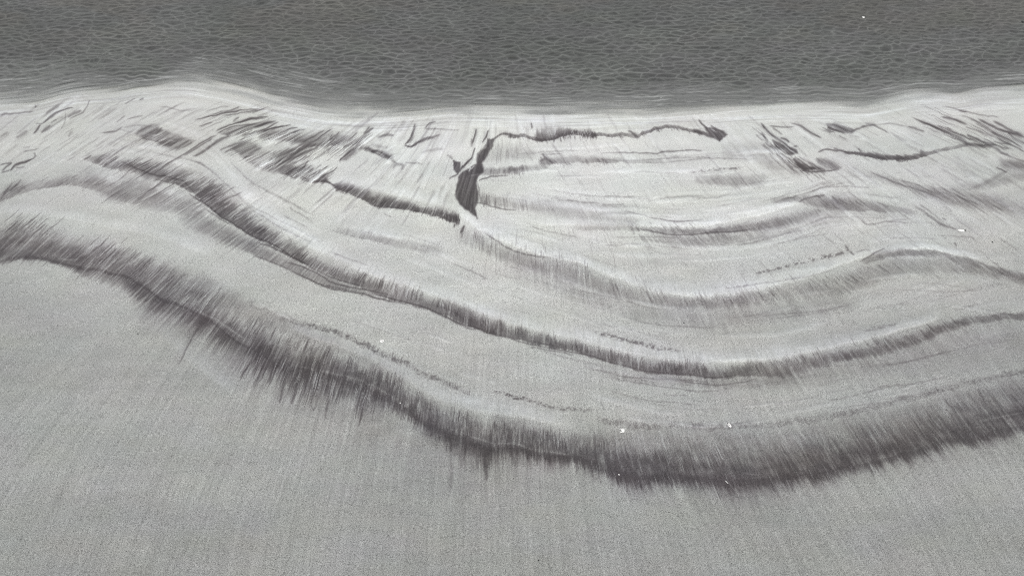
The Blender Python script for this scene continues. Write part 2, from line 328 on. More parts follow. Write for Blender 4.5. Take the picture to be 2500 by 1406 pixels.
    for seg, w, a in [(((205,390),(215,384),(222,380)),4,.4),(((297,393),(333,412),(380,428),(410,432),(430,438),(448,443),(471,466)),2.6,.62),(((380,438),(410,446),(440,450),(460,468)),2,.4),(((462,474),(480,486),(505,500),(538,528),(563,542),(589,560),(620,578),(671,599),(722,632),(745,642),(766,648)),2.8,.75),
                      (((500,510),(538,534),(570,552)),2,.4),(((628,592),(660,602),(700,622),(722,634),(750,644)),2,.55),(((640,590),(720,630),(790,668),(850,690),(889,697)),2,.55),(((620,624),(671,643),(704,656)),1.8,.4),(((700,640),(750,655),(790,676),(812,690),(850,700),(900,708),(960,722)),2,.6),
                      (((704,656),(748,680),(799,701),(832,709),(876,715),(927,729),(991,742)),2.2,.55),(((730,668),(770,690),(800,698),(830,704),(860,710)),1.8,.45),(((900,712),(960,730),(1030,748),(1055,757),(1094,776),(1132,793),(1158,799),(1196,814),(1234,822),(1255,827)),2.6,.6),
                      (((1060,745),(1110,762),(1132,780)),2,.4),(((1040,752),(1090,776),(1140,800),(1160,806)),1.8,.35),(((1240,826),(1291,839),(1342,849),(1394,859),(1440,868),(1480,880)),2.4,.5),(((1290,846),(1350,856),(1400,866)),1.8,.35),(((1300,832),(1360,846)),2,.4),
                      (((1472,880),(1544,897),(1584,907),(1660,913),(1746,921),(1800,914)),2.6,.4),(((1500,915),(1560,922),(1640,926),(1720,930)),1.6,.28),(((1640,928),(1700,934),(1750,940),(1800,934),(1850,926)),1.8,.26),(((1440,900),(1500,912)),1.4,.2)]:
        p.stroke(seg, w, a)
    # grey fan between that sharp line and the lower contour lines
    p.band([(430,506,520,530,552,.1),(500,512,520,560,590,.3),(560,548,552,590,612,.33),(620,580,584,616,628,.34),(671,602,606,640,650,.32),(704,622,626,652,664,.32),(748,645,648,672,684,.36),(799,668,670,694,704,.38),(850,690,692,708,716,.34),(920,704,708,724,732,.2)], soft=.6, mix=(.4,.3,.2,.1))
    p.band([(1420,872,880,890,900,.05),(1520,896,900,920,940,.15),(1660,912,916,934,955,.2),(1800,915,920,936,960,.2),(1900,905,912,930,965,.2),(2050,880,886,905,960,.14),(2200,850,856,880,950,.14),(2330,800,806,850,930,.13),(2500,776,780,850,920,.12),(2800,800,810,850,900,.1)], soft=.8)
    for q in [((512,480),(450,545)),((562,545),(512,585)),((535,500),(460,560)),((722,620),(700,640)),((1196,785),(1192,830)),((950,640+48),(940,712)),((1140,770),(1138,800)),((2050,860),(2080,905)),((1920,890),(1950,930)),((2110,850),(2150,890)),
              ((2310,800),(2360,850)),((1480,860),(1482,890)),((1556,868),(1558,905)),((1840,890),(1860,930)),((520,440),(470,480)),((560,470),(500,515)),((440,410),(360,460)),((480,425),(400,478)),((600,500),(560,535)),((860,670),(852,694)),((1240,800),(1238,825))]:
        p.stroke(q, 1.8, .5, light=True)
    # fan of thin wash left of it
    p.band([(190,395,400,420,440,.05),(250,410,420,470,500,.2),(300,415,425,480,505,.3),(350,425,440,490,520,.28),(400,445,460,500,530,.26),(450,462,470,510,545,.26),(500,500,510,520,560,.2)], soft=.5)
    p.poly([(250,428),(285,424),(300,436),(285,448),(262,446)], .65, soft=8, fringe=3, light=True)
    p.poly([(372,450),(400,446),(440,468),(452,480),(420,482),(390,470)], .7, soft=8, fringe=4, light=True)
    for q, w, a in [(((410,430),(370,462),(330,490)),2.4,.35),(((440,438),(390,470),(330,500)),2,.3),(((385,420),(340,450)),2,.3),(((330,405),(290,440)),2.4,.25),(((575,455),(530,480),(470,500)),2.4,.3),(((590,470),(520,500)),2.4,.3)]:
        p.stroke(q, w, a)
    # left arcs
    p.band([(-300,470,482,498,510,.3),(0,462,472,490,497,.36),(30,436,450,480,488,.38),(51,434,446,470,478,.32),(75,436,446,460,468,.28),(128,428,436,452,460,.28),(179,422,430,448,456,.28),(230,424,434,458,468,.26),(262,436,446,470,484,.22),(294,452,460,478,496,.18),(330,470,480,490,510,.12)], soft=.5, grain=.15)
    for q, w, a in [(((42,450),(24,468)),3,.35),(((52,438),(34,460)),2.4,.3),(((30,446),(10,474),(0,488)),5,.3),(((5,418),(18,406),(28,398)),3,.4),(((0,402),(14,399),(28,399)),2.4,.4),(((24,417),(36,404),(52,398),(68,394),(79,388)),5,.75),(((4,421),(30,415)),3,.4),
                    (((38,410),(60,408)),3,.3),(((58,370),(72,367),(93,364)),1.8,.28),(((84,372),(86,382),(79,390)),4,.3),(((56,362),(74,358)),1.6,.2),
                    (((0,283),(14,279),(30,278),(60,275),(84,274)),[6,5,3,1.5,1],.32),(((86,258),(88,263)),3,.45),(((179,264),(160,267),(143,273),(127,282),(116,291),(104,302)),[1.5,2,3,5,4.5,3],.6),(((100,305),(92,316),(82,325)),4,.55),(((198,270),(184,277),(166,286)),8,.4),
                    (((219,243),(212,262),(204,272)),2,.28),(((206,272),(192,281),(170,290)),2,.3),(((124,307),(112,316),(100,325)),6,.38),(((124,302),(140,290)),3,.25),(((88,302),(104,302)),1.5,.3),(((66,320),(56,326),(40,338)),9,.26),(((20,324),(0,335)),8,.2),(((145,258),(128,268),(112,278)),10,.22),(((154,284),(130,296)),4,.2),
                    (((246,324),(266,322),(282,320),(290,316),(298,310)),2.4,.38),(((310,291),(330,286),(348,282)),1.4,.28),(((306,282),(284,300)),1.2,.28),(((176,322),(166,334)),7,.2),(((300,312),(330,306),(360,306)),5,.14),(((340,244),(352,240)),1.2,.4),(((330,240),(304,256)),1.4,.25),((  (160,275),(158,300),(150,315)),2.4,.18)]:
        p.stroke(q, w, a)
    for q in [((136,320),(104,345)),((118,318),(90,336)),((60,400),(40,420)),((34,400),(22,418)),((160,278),(120,306))]:
        p.stroke(q, 2, .4, light=True)
    # ---- upper left sheaves
    p.poly([(331,325),(346,311),(374,304),(392,312),(420,326),(450,336),(474,344),(466,350),(448,358),(436,364),(415,360),(396,350),(370,342),(345,336)], .36, soft=5, fringe=8, follow=.5)
    for q, w, a in [(((332,328),(350,315),(372,306)),4.5,.3),(((345,338),(370,343),(398,350)),3,.3),(((345,336),(388,316)),1.4,.3),(((380,330),(396,312)),2,.3),(((445,362),(470,347)),3,.35),(((430,364),(460,345)),3,.3)]:
        p.stroke(q, w, a)
    p.poly([(540,328),(563,313),(602,304),(640,298),(672,296),(650,306),(618,314),(589,326),(560,334)], .5, soft=4, fringe=5, follow=.5)
    for q, w, a in [(((528,320),(552,309),(580,300),(612,292),(645,288)),3,.6),(((531,326),(556,314),(590,306),(630,304)),2.4,.5),(((530,330),(505,342),(478,358),(446,378),(412,398),(385,418)),2.6,.5),(((560,332),(530,345),(498,370),(472,382)),7,.45),(((520,338),(490,356),(450,380)),2,.4),
                    (((474,294),(510,284),(552,277),(590,270)),1.6,.38),(((500,286),(560,274),(606,268),(632,266)),1.8,.42),(((520,278),(560,270),(586,262)),1.6,.38),(((545,284),(600,274),(648,268)),1.8,.42),(((486,308),(520,299)),1.5,.3),(((500,272),(530,264),(560,260)),2,.18),(((390,262),(415,263),(440,270),(470,270)),2,.18),(((420,280),(450,270),(480,265)),3,.12),
                    (((568,297),(584,287)),5,.35),(((575,302),(610,290),(655,284)),2,.5),(((590,333),(616,325),(650,314),(680,298)),3,.5),(((585,342),(620,330),(648,318),(710,305)),3,.5),(((640,322),(668,314),(710,305)),2,.5),(((620,311),(640,306),(670,297)),3,.5),(((670,332),(700,318),(726,312)),2.4,.5),(((690,338),(720,322),(745,316)),2.6,.5),
                    (((600,344),(560,358),(535,368)),4,.3),(((620,338),(570,362),(548,374)),4,.35)]:
        p.stroke(q, w, a)
    p.band([(630,318,326,334,342,.4),(671,312,326,338,346,.5),(700,312,326,342,350,.5),(735,318,332,350,357,.52),(750,320,334,356,362,.52),(784,320,338,354,362,.55),(800,318,340,357,362,.5),(820,322,336,350,358,.45),(845,330,344,356,366,.5),(866,330,344,354,362,.45),(885,322,330,340,348,.35)], soft=.4, mix=(.3,.4,.2,.1), fade=14)
    p.poly([(560,356),(590,342),(626,352),(650,358),(676,352),(700,346),(735,352),(758,352),(735,372),(705,394),(724,388),(700,402),(738,404),(764,402),(768,414),(790,420),(802,430),(796,444),(764,444),(743,438),(712,430),(690,424),(655,418),(628,410),(600,392),(575,370)], .38, soft=5, fringe=6, follow=.55)
    p.poly([(655,342),(690,343),(738,350),(728,360),(700,364),(680,372),(640,366),(630,356)], .8, soft=7, fringe=4, light=True, follow=.2)
    p.poly([(690,424),(706,412),(735,408),(762,412),(790,428),(800,442),(765,443),(740,437),(712,430)], .4, soft=4, fringe=3)
    p.poly([(700,400),(725,385),(745,378),(752,388),(790,380),(800,395),(775,402),(745,402)], .55, soft=8, fringe=4, light=True)
    for q, w, a in [(((792,348),(758,356),(720,374),(672,398),(636,416)),[2,8,8,7,3],.55),(((820,345),(790,352),(760,366),(715,386),(680,402),(655,418)),[1,3,5,5,5,3],.5),(((725,392),(700,406),(680,418)),4,.45),(((752,392),(744,402),(738,410)),3,.6),(((800,405),(788,414),(770,420)),3,.5),((( 785,402),(770,412)),2.4,.5),
                    (((825,408),(808,420),(790,430)),2.4,.5),(((912,312),(898,323),(884,337),(870,346)),[2,5,4,2],.65),(((903,310),(888,326)),2.4,.4),(((815,354),(806,345),(822,332),(828,322)),2,.45),(((784,357),(800,344),(812,328)),2,.4),(((748,357),(772,342),(788,330),(812,314)),2.4,.5),(((735,350),(764,334),(792,318)),2.4,.45),(((862,352),(876,346),(872,356),(850,372),(833,388),(831,395)),3,.55),
                    (((838,360),(858,338),(872,322)),2.4,.45),(((900,365),(912,371),(924,379),(936,386)),3,.35),(((870,362),(845,378)),2,.4),(((612,400),(640,385)),3,.4),(((596,388),(622,374)),3,.4),(((634,412),(665,396)),3,.4)]:
        p.stroke(q, w, a, follow=.25)
    p.poly([(832,392),(846,372),(862,358),(876,352),(890,350),(884,362),(866,378),(846,392)], .38, soft=4, fringe=4)
    p.stroke([(884,364),(898,362),(912,368),(928,372),(944,381),(956,386)], [7,4,3,3,6,5], .5, follow=.4)
    p.band([(888,352,360,366,370,.35),(915,360,366,372,377,.35),(940,366,374,382,388,.4),(962,372,382,390,398,.35)], fade=8, soft=.5)
    for q, w, a in [(((922,337),(936,331),(950,330),(962,333)),8,.32),(((905,352),(925,358),(948,360)),12,.14),(((958,410),(968,402),(982,404),(980,414)),9,.25),(((988,397),(1010,398),(1034,401)),3,.22),(((1030,372),(1060,366),(1084,364)),8,.14),(((1092,378),(1104,388)),8,.2),(((935,378),(970,400)),6,.22),
                    (((1013,303),(1010,322),(1004,338),(994,350)),[4,5,8,9],.5),(((1009,322),(1000,342),(988,354)),1.6,.6),(((988,356),(996,359),(1006,357),(1016,351),(1030,344),(1050,337),(1075,329)),[2,3,4,6,7,8,4],.48),(((989,355),(1000,359),(1014,353),(1030,344)),2,.6),(((1036,314),(1060,315),(1088,317)),1.6,.32),(((1064,297),(1050,301),(1038,312)),1.6,.45),(((1084,317),(1120,318)),1,.2),
                    (((1163,314),(1160,332),(1152,352)),[3,4,3],.62),(((1152,340),(1151,360)),6,.35),(((1193,318),(1186,334),(1176,348)),[2,4,2],.6),(((1160,360),(1152,385)),3,.4),
                    (((1188,352),(1176,368),(1164,378)),9,.35),(((1196,344),(1209,337),(1222,328),(1232,326),(1247,329),(1262,331)),[5,4,5,7,5,3],.5)]:
        p.stroke(q, w, a, follow=.25)
    # lower chain left of the stem
    for seg, w, a in [(((684,423),(706,427),(716,434),(736,430),(752,440),(762,446),(790,443),(812,452),(832,463),(846,470)),1.8,.65),(((735,434),(748,443),(790,441),(810,449)),1.6,.5)]:
        p.stroke(seg, w, a)
    p.band([(812,446,452,458,462,.4),(840,440,454,466,471,.7),(863,446,466,477,482,.7),(886,452,474,485,489,.72),(904,464,482,496,500,.88),(920,462,476,501,505,.9),(935,466,480,503,507,.88),(955,478,490,505,509,.84),(978,486,496,508,512,.8),(1010,494,504,513,517,.75),(1042,500,512,519,523,.75),(1062,500,514,526,531,.78),
            (1080,504,518,530,536,.8),(1100,510,524,540,548,.85),(1120,518,530,541,556,.85)], fade=10, soft=.4, sig=5)
    for q, w, a in [(((900,497),(925,505),(975,509),(1040,519)),2.4,.6),(((1110,546),(1108,556)),4,.6),(((1134,552),(1130,560),(1126,568)),[3,7,6],.65),(((1129,570),(1126,582)),5,.25),(((1046,518),(1054,528),(1064,524)),2,.4),(((936,522),(955,530)),1.5,.2),(((890,470),(870,486)),2.4,.3)]:
        p.stroke(q, w, a)
    for q in [((862,440),(840,468)),((895,455),(866,482)),((878,448),(846,472)),((836,352),(808,372)),((948,302),(915,330),(886,352),(866,374)),((940,303),(900,334),(878,352)),((955,304),(925,322)),((975,378),(936,402)),((965,378),(940,396)),((1196,305),(1180,335),(1168,365),(1150,400)),((1174,318),(1164,350),(1158,385)),((745,352),(700,382),(660,418)),((785,395),(740,422)),((680,392),(640,416)),((1088,515),(1080,530)),((1066,508),(1058,522))]:
        p.stroke(q, 3.2, .6, light=True)
    # the stem
    p.poly([(1120,430),(1114,454),(1112,475),(1119,495),(1134,510),(1150,519),(1163,530),(1158,510),(1165,495),(1168,475),(1163,449),(1166,431),(1180,419),(1178,398),(1190,378),(1204,355),(1205,342),(1189,338),(1187,360),(1165,380),(1163,401),(1152,406),(1132,419)], .76, soft=3, fringe=3.4, follow=.22)
    p.stroke([(1150,500),(1156,512),(1162,528)], 12, .45); p.stroke([(1122,470),(1126,495),(1140,512)], 8, .4); p.stroke([(1196,350),(1180,378),(1172,400)], 7, .4)
    p.poly([(1104,388),(1112,394),(1123,398),(1125,413),(1119,425),(1109,416),(1107,402)], .8, soft=2, fringe=3)
    for q, w, a in [(((1119,424),(1108,431),(1096,437)),3,.5),(((1126,412),(1140,398),(1154,384)),5,.75),(((1130,404),(1122,420)),4,.5),(((1168,443),(1180,437),(1205,431),(1240,429)),2.4,.45),(((1150,495),(1180,497),(1215,508),(1260,513)),1.8,.4),(((1163,530),(1164,536)),2,.5),(((1166,450),(1172,480),(1174,495)),2.5,.3)]:
        p.stroke(q, w, a)
    p.stroke([(1146,430),(1160,428),(1172,424)], 1.8, .35, light=True)
    p.stroke([(1150,408),(1144,420)], 4, .8, light=True); p.stroke([(1160,404),(1150,414)], 3, .7, light=True); p.stroke([(1164,400),(1158,392),(1152,402),(1140,412)], 3, .6, light=True)
    p.band([(1175,404,412,420,434,.3),(1220,406,414,420,432,.3),(1270,404,414,420,430,.22),(1340,396,402,408,414,.12)], soft=.5, fade=10)
    p.band([(1180,345,355,385,402,.14),(1260,345,360,380,396,.12),(1310,360,370,385,398,.1)], soft=.7, fade=14)
    p.band([(1165,462,472,490,500,.22),(1230,470,484,500,512,.22),(1320,478,492,508,530,.18),(1450,490,505,530,560,.14),(1560,515,525,545,560,.12)], soft=.7, fade=14)
    p.band([(1240,404,410,416,428,.3),(1265,404,410,416,428,.3),(1290,404,408,412,420,.12)], soft=.5, fade=8)
    # top middle line
    K = [(1240,335),(1278,334),(1301,341),(1324,343),(1350,339),(1381,331),(1406,327),(1429,330),(1445,334),(1470,331),(1534,331),(1555,335),(1573,325),(1598,316),(1629,311),(1662,314),(1691,322),(1716,328)]
    p.band([(x, y-8, y-2, y+1, y+4, .42) for x, y in K], soft=.5, fade=5, sig=5, wob=2)
    p.stroke([(1300,341),(1324,344),(1350,341),(1362,334)], 2, .6)
    p.band([(1308,312,320,340,344,.6),(1330,308,324,342,345,.62),(1355,306,322,336,341,.6),(1372,310,324,332,337,.55),(1395,314,324,329,334,.55),(1419,314,324,330,335,.6),(1440,312,324,334,340,.62),(1456,320,328,331,336,.4)], fade=6, soft=.35, mix=(.2,.4,.3,.1), sig=4)
    p.poly([(1690,319),(1705,318),(1712,322),(1730,328),(1716,308),(1710,301),(1722,312),(1736,312),(1752,316),(1766,320),(1776,329),(1766,337),(1757,345),(1744,338),(1718,330),(1698,326)], .72, soft=2.4, fringe=3)
    for q, w, a in [(((1760,338),(1755,346)),3,.5),(((1705,292),(1714,302),(1728,316)),3,.5),(((1734,306),(1752,316),(1768,326)),2.5,.5),(((1534,320),(1546,326),(1560,338)),[3,8,3],.55),(((1296,300),(1298,314)),3,.4),(((1470,374),(1534,373),(1598,375),(1612,372),(1660,368),(1700,367),(1716,370)),[1,1.6,2,2.6,1.2,1.8,1],.4),
                    (((1322,376),(1336,388),(1350,398)),4,.45),(((1332,388),(1320,394)),8,.25),(((1457,386),(1465,396)),3,.35),(((1468,386),(1474,394)),3,.35),(((1445,388),(1450,396)),2.4,.3)]:
        p.stroke(q, w, a, follow=.15)
    for q in [((1734,313),(1750,324)),((1425,322),(1432,335),(1436,344)),((1443,322),(1438,344)),((1302,300),(1308,325)),((1325,376),(1358,404)),((1560,322),(1556,330)),((1356,312),(1352,332))]:
        p.stroke(q, 2.4, .7, light=True)
    p.band([(1316,378,390,398,406,.26),(1400,376,388,396,402,.22),(1460,380,390,396,400,.24),(1530,386,392,396,400,.16),(1620,388,391,394,398,.08)], soft=.5, fade=10)
    p.stroke([(1688,421),(1750,415),(1815,410)], 7, .26, grain=.7)
    p.stroke([(1690,428),(1750,425),(1812,416)], 2.2, .5, light=True)
    p.band([(1695,428,432,444,455,.12),(1750,424,430,446,460,.26),(1810,418,426,448,462,.22),(1870,420,430,450,470,.12)], soft=.6, fade=12)
    p.band([(1760,345,360,380,396,.1),(1850,330,360,385,410,.16),(1900,370,390,410,430,.18),(1960,400,410,425,440,.12)], soft=.6, fade=12)
    # right-hand cluster
    for q, w, a in [(((1858,302),(1880,326),(1911,349),(1944,372)),[2,4,4,2],.72),(((1858,324),(1868,338),(1878,352)),6,.6),(((1880,350),(1890,364),(1899,374)),6,.65),(((1862,352),(1878,366),(1888,380)),6,.38),(((1845,330),(1862,345)),3,.35),(((1868,350),(1900,372),(1930,398),(1952,412)),2.6,.5),(((1898,374),(1918,400)),2,.35),
                    (((1905,336),(1918,341),(1926,349)),6,.6),(((1938,358),(1948,358)),3,.55),(((1886,312),(1910,328)),2.4,.4),(((1932,300),(1955,309),(1975,321),(1992,331),(2005,338)),[2,5,5,4,2],.5),(((1878,308),(1905,310),(1938,311)),2,.38),(((1955,416),(1985,419),(2012,418),(2045,414)),2.4,.6),
                    (((1948,382),(1985,402),(2015,416)),2.4,.5),(((2075,323),(2085,319),(2100,312),(2116,307),(2140,306)),[3,4,5,5,3],.42),(((2112,300),(2135,308),(2170,325)),2.2,.4),(((2216,310),(2236,315),(2256,322)),[2,4,2],.45),(((2140,304),(2165,302),(2190,305),(2216,310)),1.2,.25),(((2020,312),(2040,320),(2075,324)),2,.4),
                    (((2085,322),(2075,330),(2100,336)),6,.15),(((2048,330),(2068,341)),1.4,.3),(((1997,371),(2010,366),(2030,366),(2050,369),(2070,372),(2100,376)),2.6,.6),(((2036,361),(2062,372)),3.4,.6),(((2095,363),(2103,372)),3,.5),(((2246,366),(2256,372)),4,.4)]:
        p.stroke(q, w, a, follow=.2)
    p.poly([(1886,342),(1904,348),(1924,360),(1944,366),(1948,376),(1924,378),(1906,368),(1893,360)], .78, soft=3, fringe=3)
    p.poly([(1936,390),(1942,384),(1956,394),(1973,404),(2003,410),(2014,416),(1962,416),(1947,406)], .68, soft=3, fringe=3, follow=.5)
    p.poly([(1992,388),(2010,386),(2030,392),(2056,408),(2048,416),(2018,412),(2000,402)], .36, soft=5, fringe=5, follow=.4)
    p.poly([(2017,303),(2036,302),(2060,309),(2085,317),(2086,321),(2074,324),(2044,320),(2022,314)], .62, soft=3, fringe=3, follow=.4)
    p.band([(2060,368,371,374,377,.4),(2090,368,372,376,379,.5),(2120,368,376,382,385,.7),(2150,374,382,388,391,.72),(2180,378,386,391,393,.72),(2213,376,386,391,393,.7),(2239,370,380,386,389,.7),(2256,366,374,380,384,.6),(2280,366,370,374,378,.3),(2320,356,360,364,368,.3),(2364,350,354,357,361,.35)], fade=6, soft=.4, sig=5, mix=(.1,.4,.4,.1))
    for q, w, a in [(((2229,288),(2259,301),(2295,316),(2336,334),(2362,349),(2390,355),(2435,354)),[1,5,9,8,8,8,2],.7),(((2288,306),(2312,315),(2340,327)),3,.6),(((2298,286),(2330,293),(2362,305)),[2,4,2],.55),(((2360,329),(2380,339),(2408,348)),4.5,.6),(((2346,282),(2380,294),(2420,318)),1.8,.25),
                    (((2388,291),(2418,306),(2449,320),(2475,326),(2505,338)),[3,5,5,4,3],.7),(((2426,296),(2444,305),(2465,318),(2500,331)),[3,7,6,3],.5),(((2458,324),(2480,340),(2508,354)),6,.6),(((2418,322),(2440,332),(2462,342),(2498,364)),[2,4,3,2],.52),(((2358,310),(2390,322),(2425,335)),1.8,.4),
                    (((2396,346),(2430,354),(2465,366)),4.5,.42),(((2425,346),(2465,354),(2505,372)),3,.42),(((2350,350),(2390,360),(2425,358)),3,.3),(((2300,312),(2350,332),(2400,352)),2,.4),(((2340,270),(2360,274)),2,.4),(((2300,260),(2340,268),(2400,282),(2440,286)),1.4,.3),(((2330,292),(2345,300)),5,.16),(((2380,300),(2440,330)),1.6,.3),(((2370,292),(2395,300)),2,.25),
                    (((2432,408),(2445,415),(2458,423)),2.6,.5),(((2462,417),(2440,428),(2410,445),(2372,462)),13,.17),(((2440,372),(2475,386),(2505,395)),4,.3),(((2126,419),(2160,435),(2193,449),(2240,464),(2295,482)),2.2,.32),(((2200,440),(2250,456)),2,.25),(((2231,500),(2262,522),(2295,546),(2322,556),(2338,560)),[5,6,5,3,2],.27),(((2245,498),(2300,540)),1.6,.3),
                    (((2290,456),(2340,480),(2390,500)),2.2,.35),(((2320,460),(2360,482)),2.2,.35),(((2260,462),(2320,488)),2.2,.35),(((2400,490),(2450,515)),3,.2),(((2440,580),(2485,612)),3,.14),(((2330,592),(2336,600)),2.4,.45),(((2300,533),(2312,538)),1.8,.35)]:
        p.stroke(q, w, a, follow=.15)
    p.poly([(2440,392),(2470,393),(2510,396),(2510,414),(2475,414),(2452,408)], .36, soft=8, fringe=4, follow=.3)
    p.band([(2100,405,412,420,432,.05),(2230,446,452,462,478,.22),(2290,456,464,480,500,.32),(2340,460,470,492,515,.34),(2400,464,478,500,530,.3),(2450,470,490,510,540,.18),(2500,480,500,520,550,.14),(2700,490,510,530,560,.1)], soft=.6, fade=40)
    p.band([(2330,450,456,462,472,.05),(2400,436,446,456,470,.15),(2500,405,418,430,450,.2),(2700,380,400,420,440,.2)], soft=.8)
    for q in [((1910,352),(1975,398)),((1888,332),(1960,392)),((1935,380),(1960,402)),((1956,385),(2010,415)),((2030,308),(2048,320)),((2300,310),(2340,330)),((2300,296),(2350,316),(2400,342)),((2400,300),(2440,322)),((2445,322),(2500,350)),((1865,312),(1890,340)),((2280,458),(2340,494)),((2310,462),(2360,500)),((1760,300),(1795,322)),((1802,285),(1835,305),(1858,320))]:
        p.stroke(q, 2, .55, light=True)
    # middle-right arcs
    for seg, w, a in [(((1522,515),(1560,523),(1598,533),(1650,540),(1714,537)),[2,1.5,1.8,1.6,1],.3),(((1552,558),(1590,564),(1624,571),(1675,574),(1726,569),(1803,564),(1842,559)),2,.42),(((1950,495),(1962,488),(1980,481),(2005,478),(2014,476)),3.5,.38)]:
        p.stroke(seg, w, a)
    p.band([(1400,540,550,560,570,.08),(1540,546,552,558,564,.16),(1624,552,562,568,574,.25),(1720,556,564,569,575,.32),(1803,546,554,562,570,.34),(1860,530,540,556,574,.36),(1911,522,530,548,568,.36),(1950,510,520,536,560,.3),(2000,500,510,530,560,.22),(2060,505,515,530,560,.12)], fade=25, soft=.5, mix=(.1,.3,.4,.2))
    p.band([(1560,568,572,580,596,.1),(1640,574,578,592,610,.25),(1700,576,580,594,612,.27),(1780,566,570,588,606,.2),(1880,560,566,576,596,.15),(1960,545,550,562,580,.14)], fade=25, soft=.5, mix=(.1,.4,.4,.1))
    p.band([(1880,484,490,496,502,.15),(1945,474,482,488,494,.3),(2000,470,480,500,515,.34),(2060,472,484,508,518,.4),(2110,482,494,512,520,.4),(2160,495,504,514,522,.34),(2200,505,510,516,526,.24),(2240,512,516,522,532,.1)], fade=20, soft=.5, mix=(.1,.5,.3,.1))
    for q, w, a in [(((2030,478),(2048,497)),3,.4),(((2046,486),(2070,500)),3,.35),(((2086,490),(2108,504)),3,.35),(((2140,493),(2170,506)),3,.3),(((1992,477),(2004,485)),3,.4),(((1920,482),(1940,484)),3,.3),(((2100,535),(2120,548),(2170,541),(2215,544)),1.6,.22),(((2165,540),(2220,534)),1.4,.2),(((2170,582),(2230,580),(2290,584)),1.5,.16),(((2180,706),(2300,712),(2400,708)),1.4,.12)]:
        p.stroke(q, w, a)
    p.stroke([(1845,668),(1870,662),(1911,652),(1962,638),(2010,628),(2052,618),(2075,608)], [4,6,7,8,9,8,4], .2, soft=1.2, grain=.95)
    p.stroke([(2062,598),(2074,612),(2086,624)], 2.4, .35, grain=.4)
    p.stroke([(1450,808),(1480,817),(1521,828),(1560,838),(1600,848),(1662,856)], [4,9,10,8,8,4], .2, soft=1.3, grain=.98)
    p.stroke([(2110,808),(2150,798),(2190,790)], 9, .16, grain=.6)
    # third band (centre arc, then right-hand crest)
    p.band([(1110,540,552,575,600,0.089),(1165,566,578,600,620,0.178),(1210,586,602,620,640,0.222),(1255,606,616,636,656,0.237),(1300,618,628,652,672,0.244),(1342,624,634,668,690,0.252),(1394,636,646,684,706,0.252),(1430,644,656,696,714,0.266),(1470,664,678,706,724,0.252),(1510,684,700,720,736,0.237),(1560,700,716,728,750,0.222),
            (1624,716,730,740,760,0.252),(1675,722,736,744,765,0.296),(1726,722,736,742,765,0.311),(1778,718,732,740,764,0.311),(1830,708,724,736,762,0.266),(1880,696,712,726,755,0.252),(1924,688,706,720,750,0.252),(1975,676,692,710,740,0.252),(2014,668,688,708,736,0.252),(2070,650,676,702,726,0.266),(2120,632,656,690,712,0.252),
            (2154,618,640,672,700,0.207),(2200,616,640,660,685,0.192),(2260,618,640,654,680,0.192),(2330,626,640,656,676,0.222),(2398,642,650,662,680,0.266),(2450,654,662,672,690,0.281),(2500,668,676,684,705,0.281),(2800,740,755,770,790,0.222)], fade=30, soft=.45, mix=(.2,.4,.3,0.074))
    p.band([(2105,632,638,642,648,0.148),(2130,616,622,634,642,0.311),(2160,610,616,626,636,0.370),(2193,606,612,622,632,0.370),(2244,606,612,620,630,0.370),(2295,610,616,622,634,0.311),(2340,622,628,634,648,0.252),(2400,640,646,652,665,0.252),(2470,655,660,670,680,0.266),(2510,670,676,684,694,0.266)], fade=18, soft=.45)
    p.stroke([(2100,640),(2125,624),(2140,614),(2160,607)], 2, .4); p.stroke([(2124,612),(2108,610),(2090,616)], 2, .2)
    p.stroke([(1180,566),(1215,590),(1255,612),(1300,624),(1345,630)], 2.6, .35, follow=.3)
    for q, w, a in [(((1576,710),(1592,738)),2,.4),(((1668,726),(1680,748)),3,.4),(((1780,728),(1792,742)),5,.35),(((1806,722),(1818,736)),4,.35),(((1848,712),(1862,726)),3,.35),(((1878,710),(1890,724)),4,.4),(((1974,688),(1986,706)),3,.3),(((2008,680),(2022,702)),3,.32),(((2142,646),(2174,668)),2,.3),(((1500,692),(1512,712)),2.4,.25)]:
        p.stroke(q, w, a)
    for q in [((1414,650),(1416,675)),((1436,652),(1440,685)),((2205,616),(2240,640)),((2320,622),(2350,645)),((2392,645),(2420,662)),((1570,706),(1585,728)),((2462,652),(2495,676)),((1650,580),(1670,602)),((1700,578),(1722,600)),((1860,550),(1885,572))]:
        p.stroke(q, 2, .5, light=True)
    # faint sweeps in the middle left
    brushed(p)
    p.band([(812,548,556,561,566,.05),(863,555,566,574,580,.16),(902,560,574,582,588,.2),(953,570,586,594,602,.18),(1004,580,594,602,615,.16),(1080,590,605,615,640,.1)], soft=.5, fade=30)
    p.band([(1240,590,640,650,700,.08),(1400,680,700,720,760,.12),(1550,730,745,765,800,.14),(1750,745,755,790,830,.17),(1900,730,745,770,820,.17),(2100,690,705,735,790,.12)], soft=.9, fade=60)

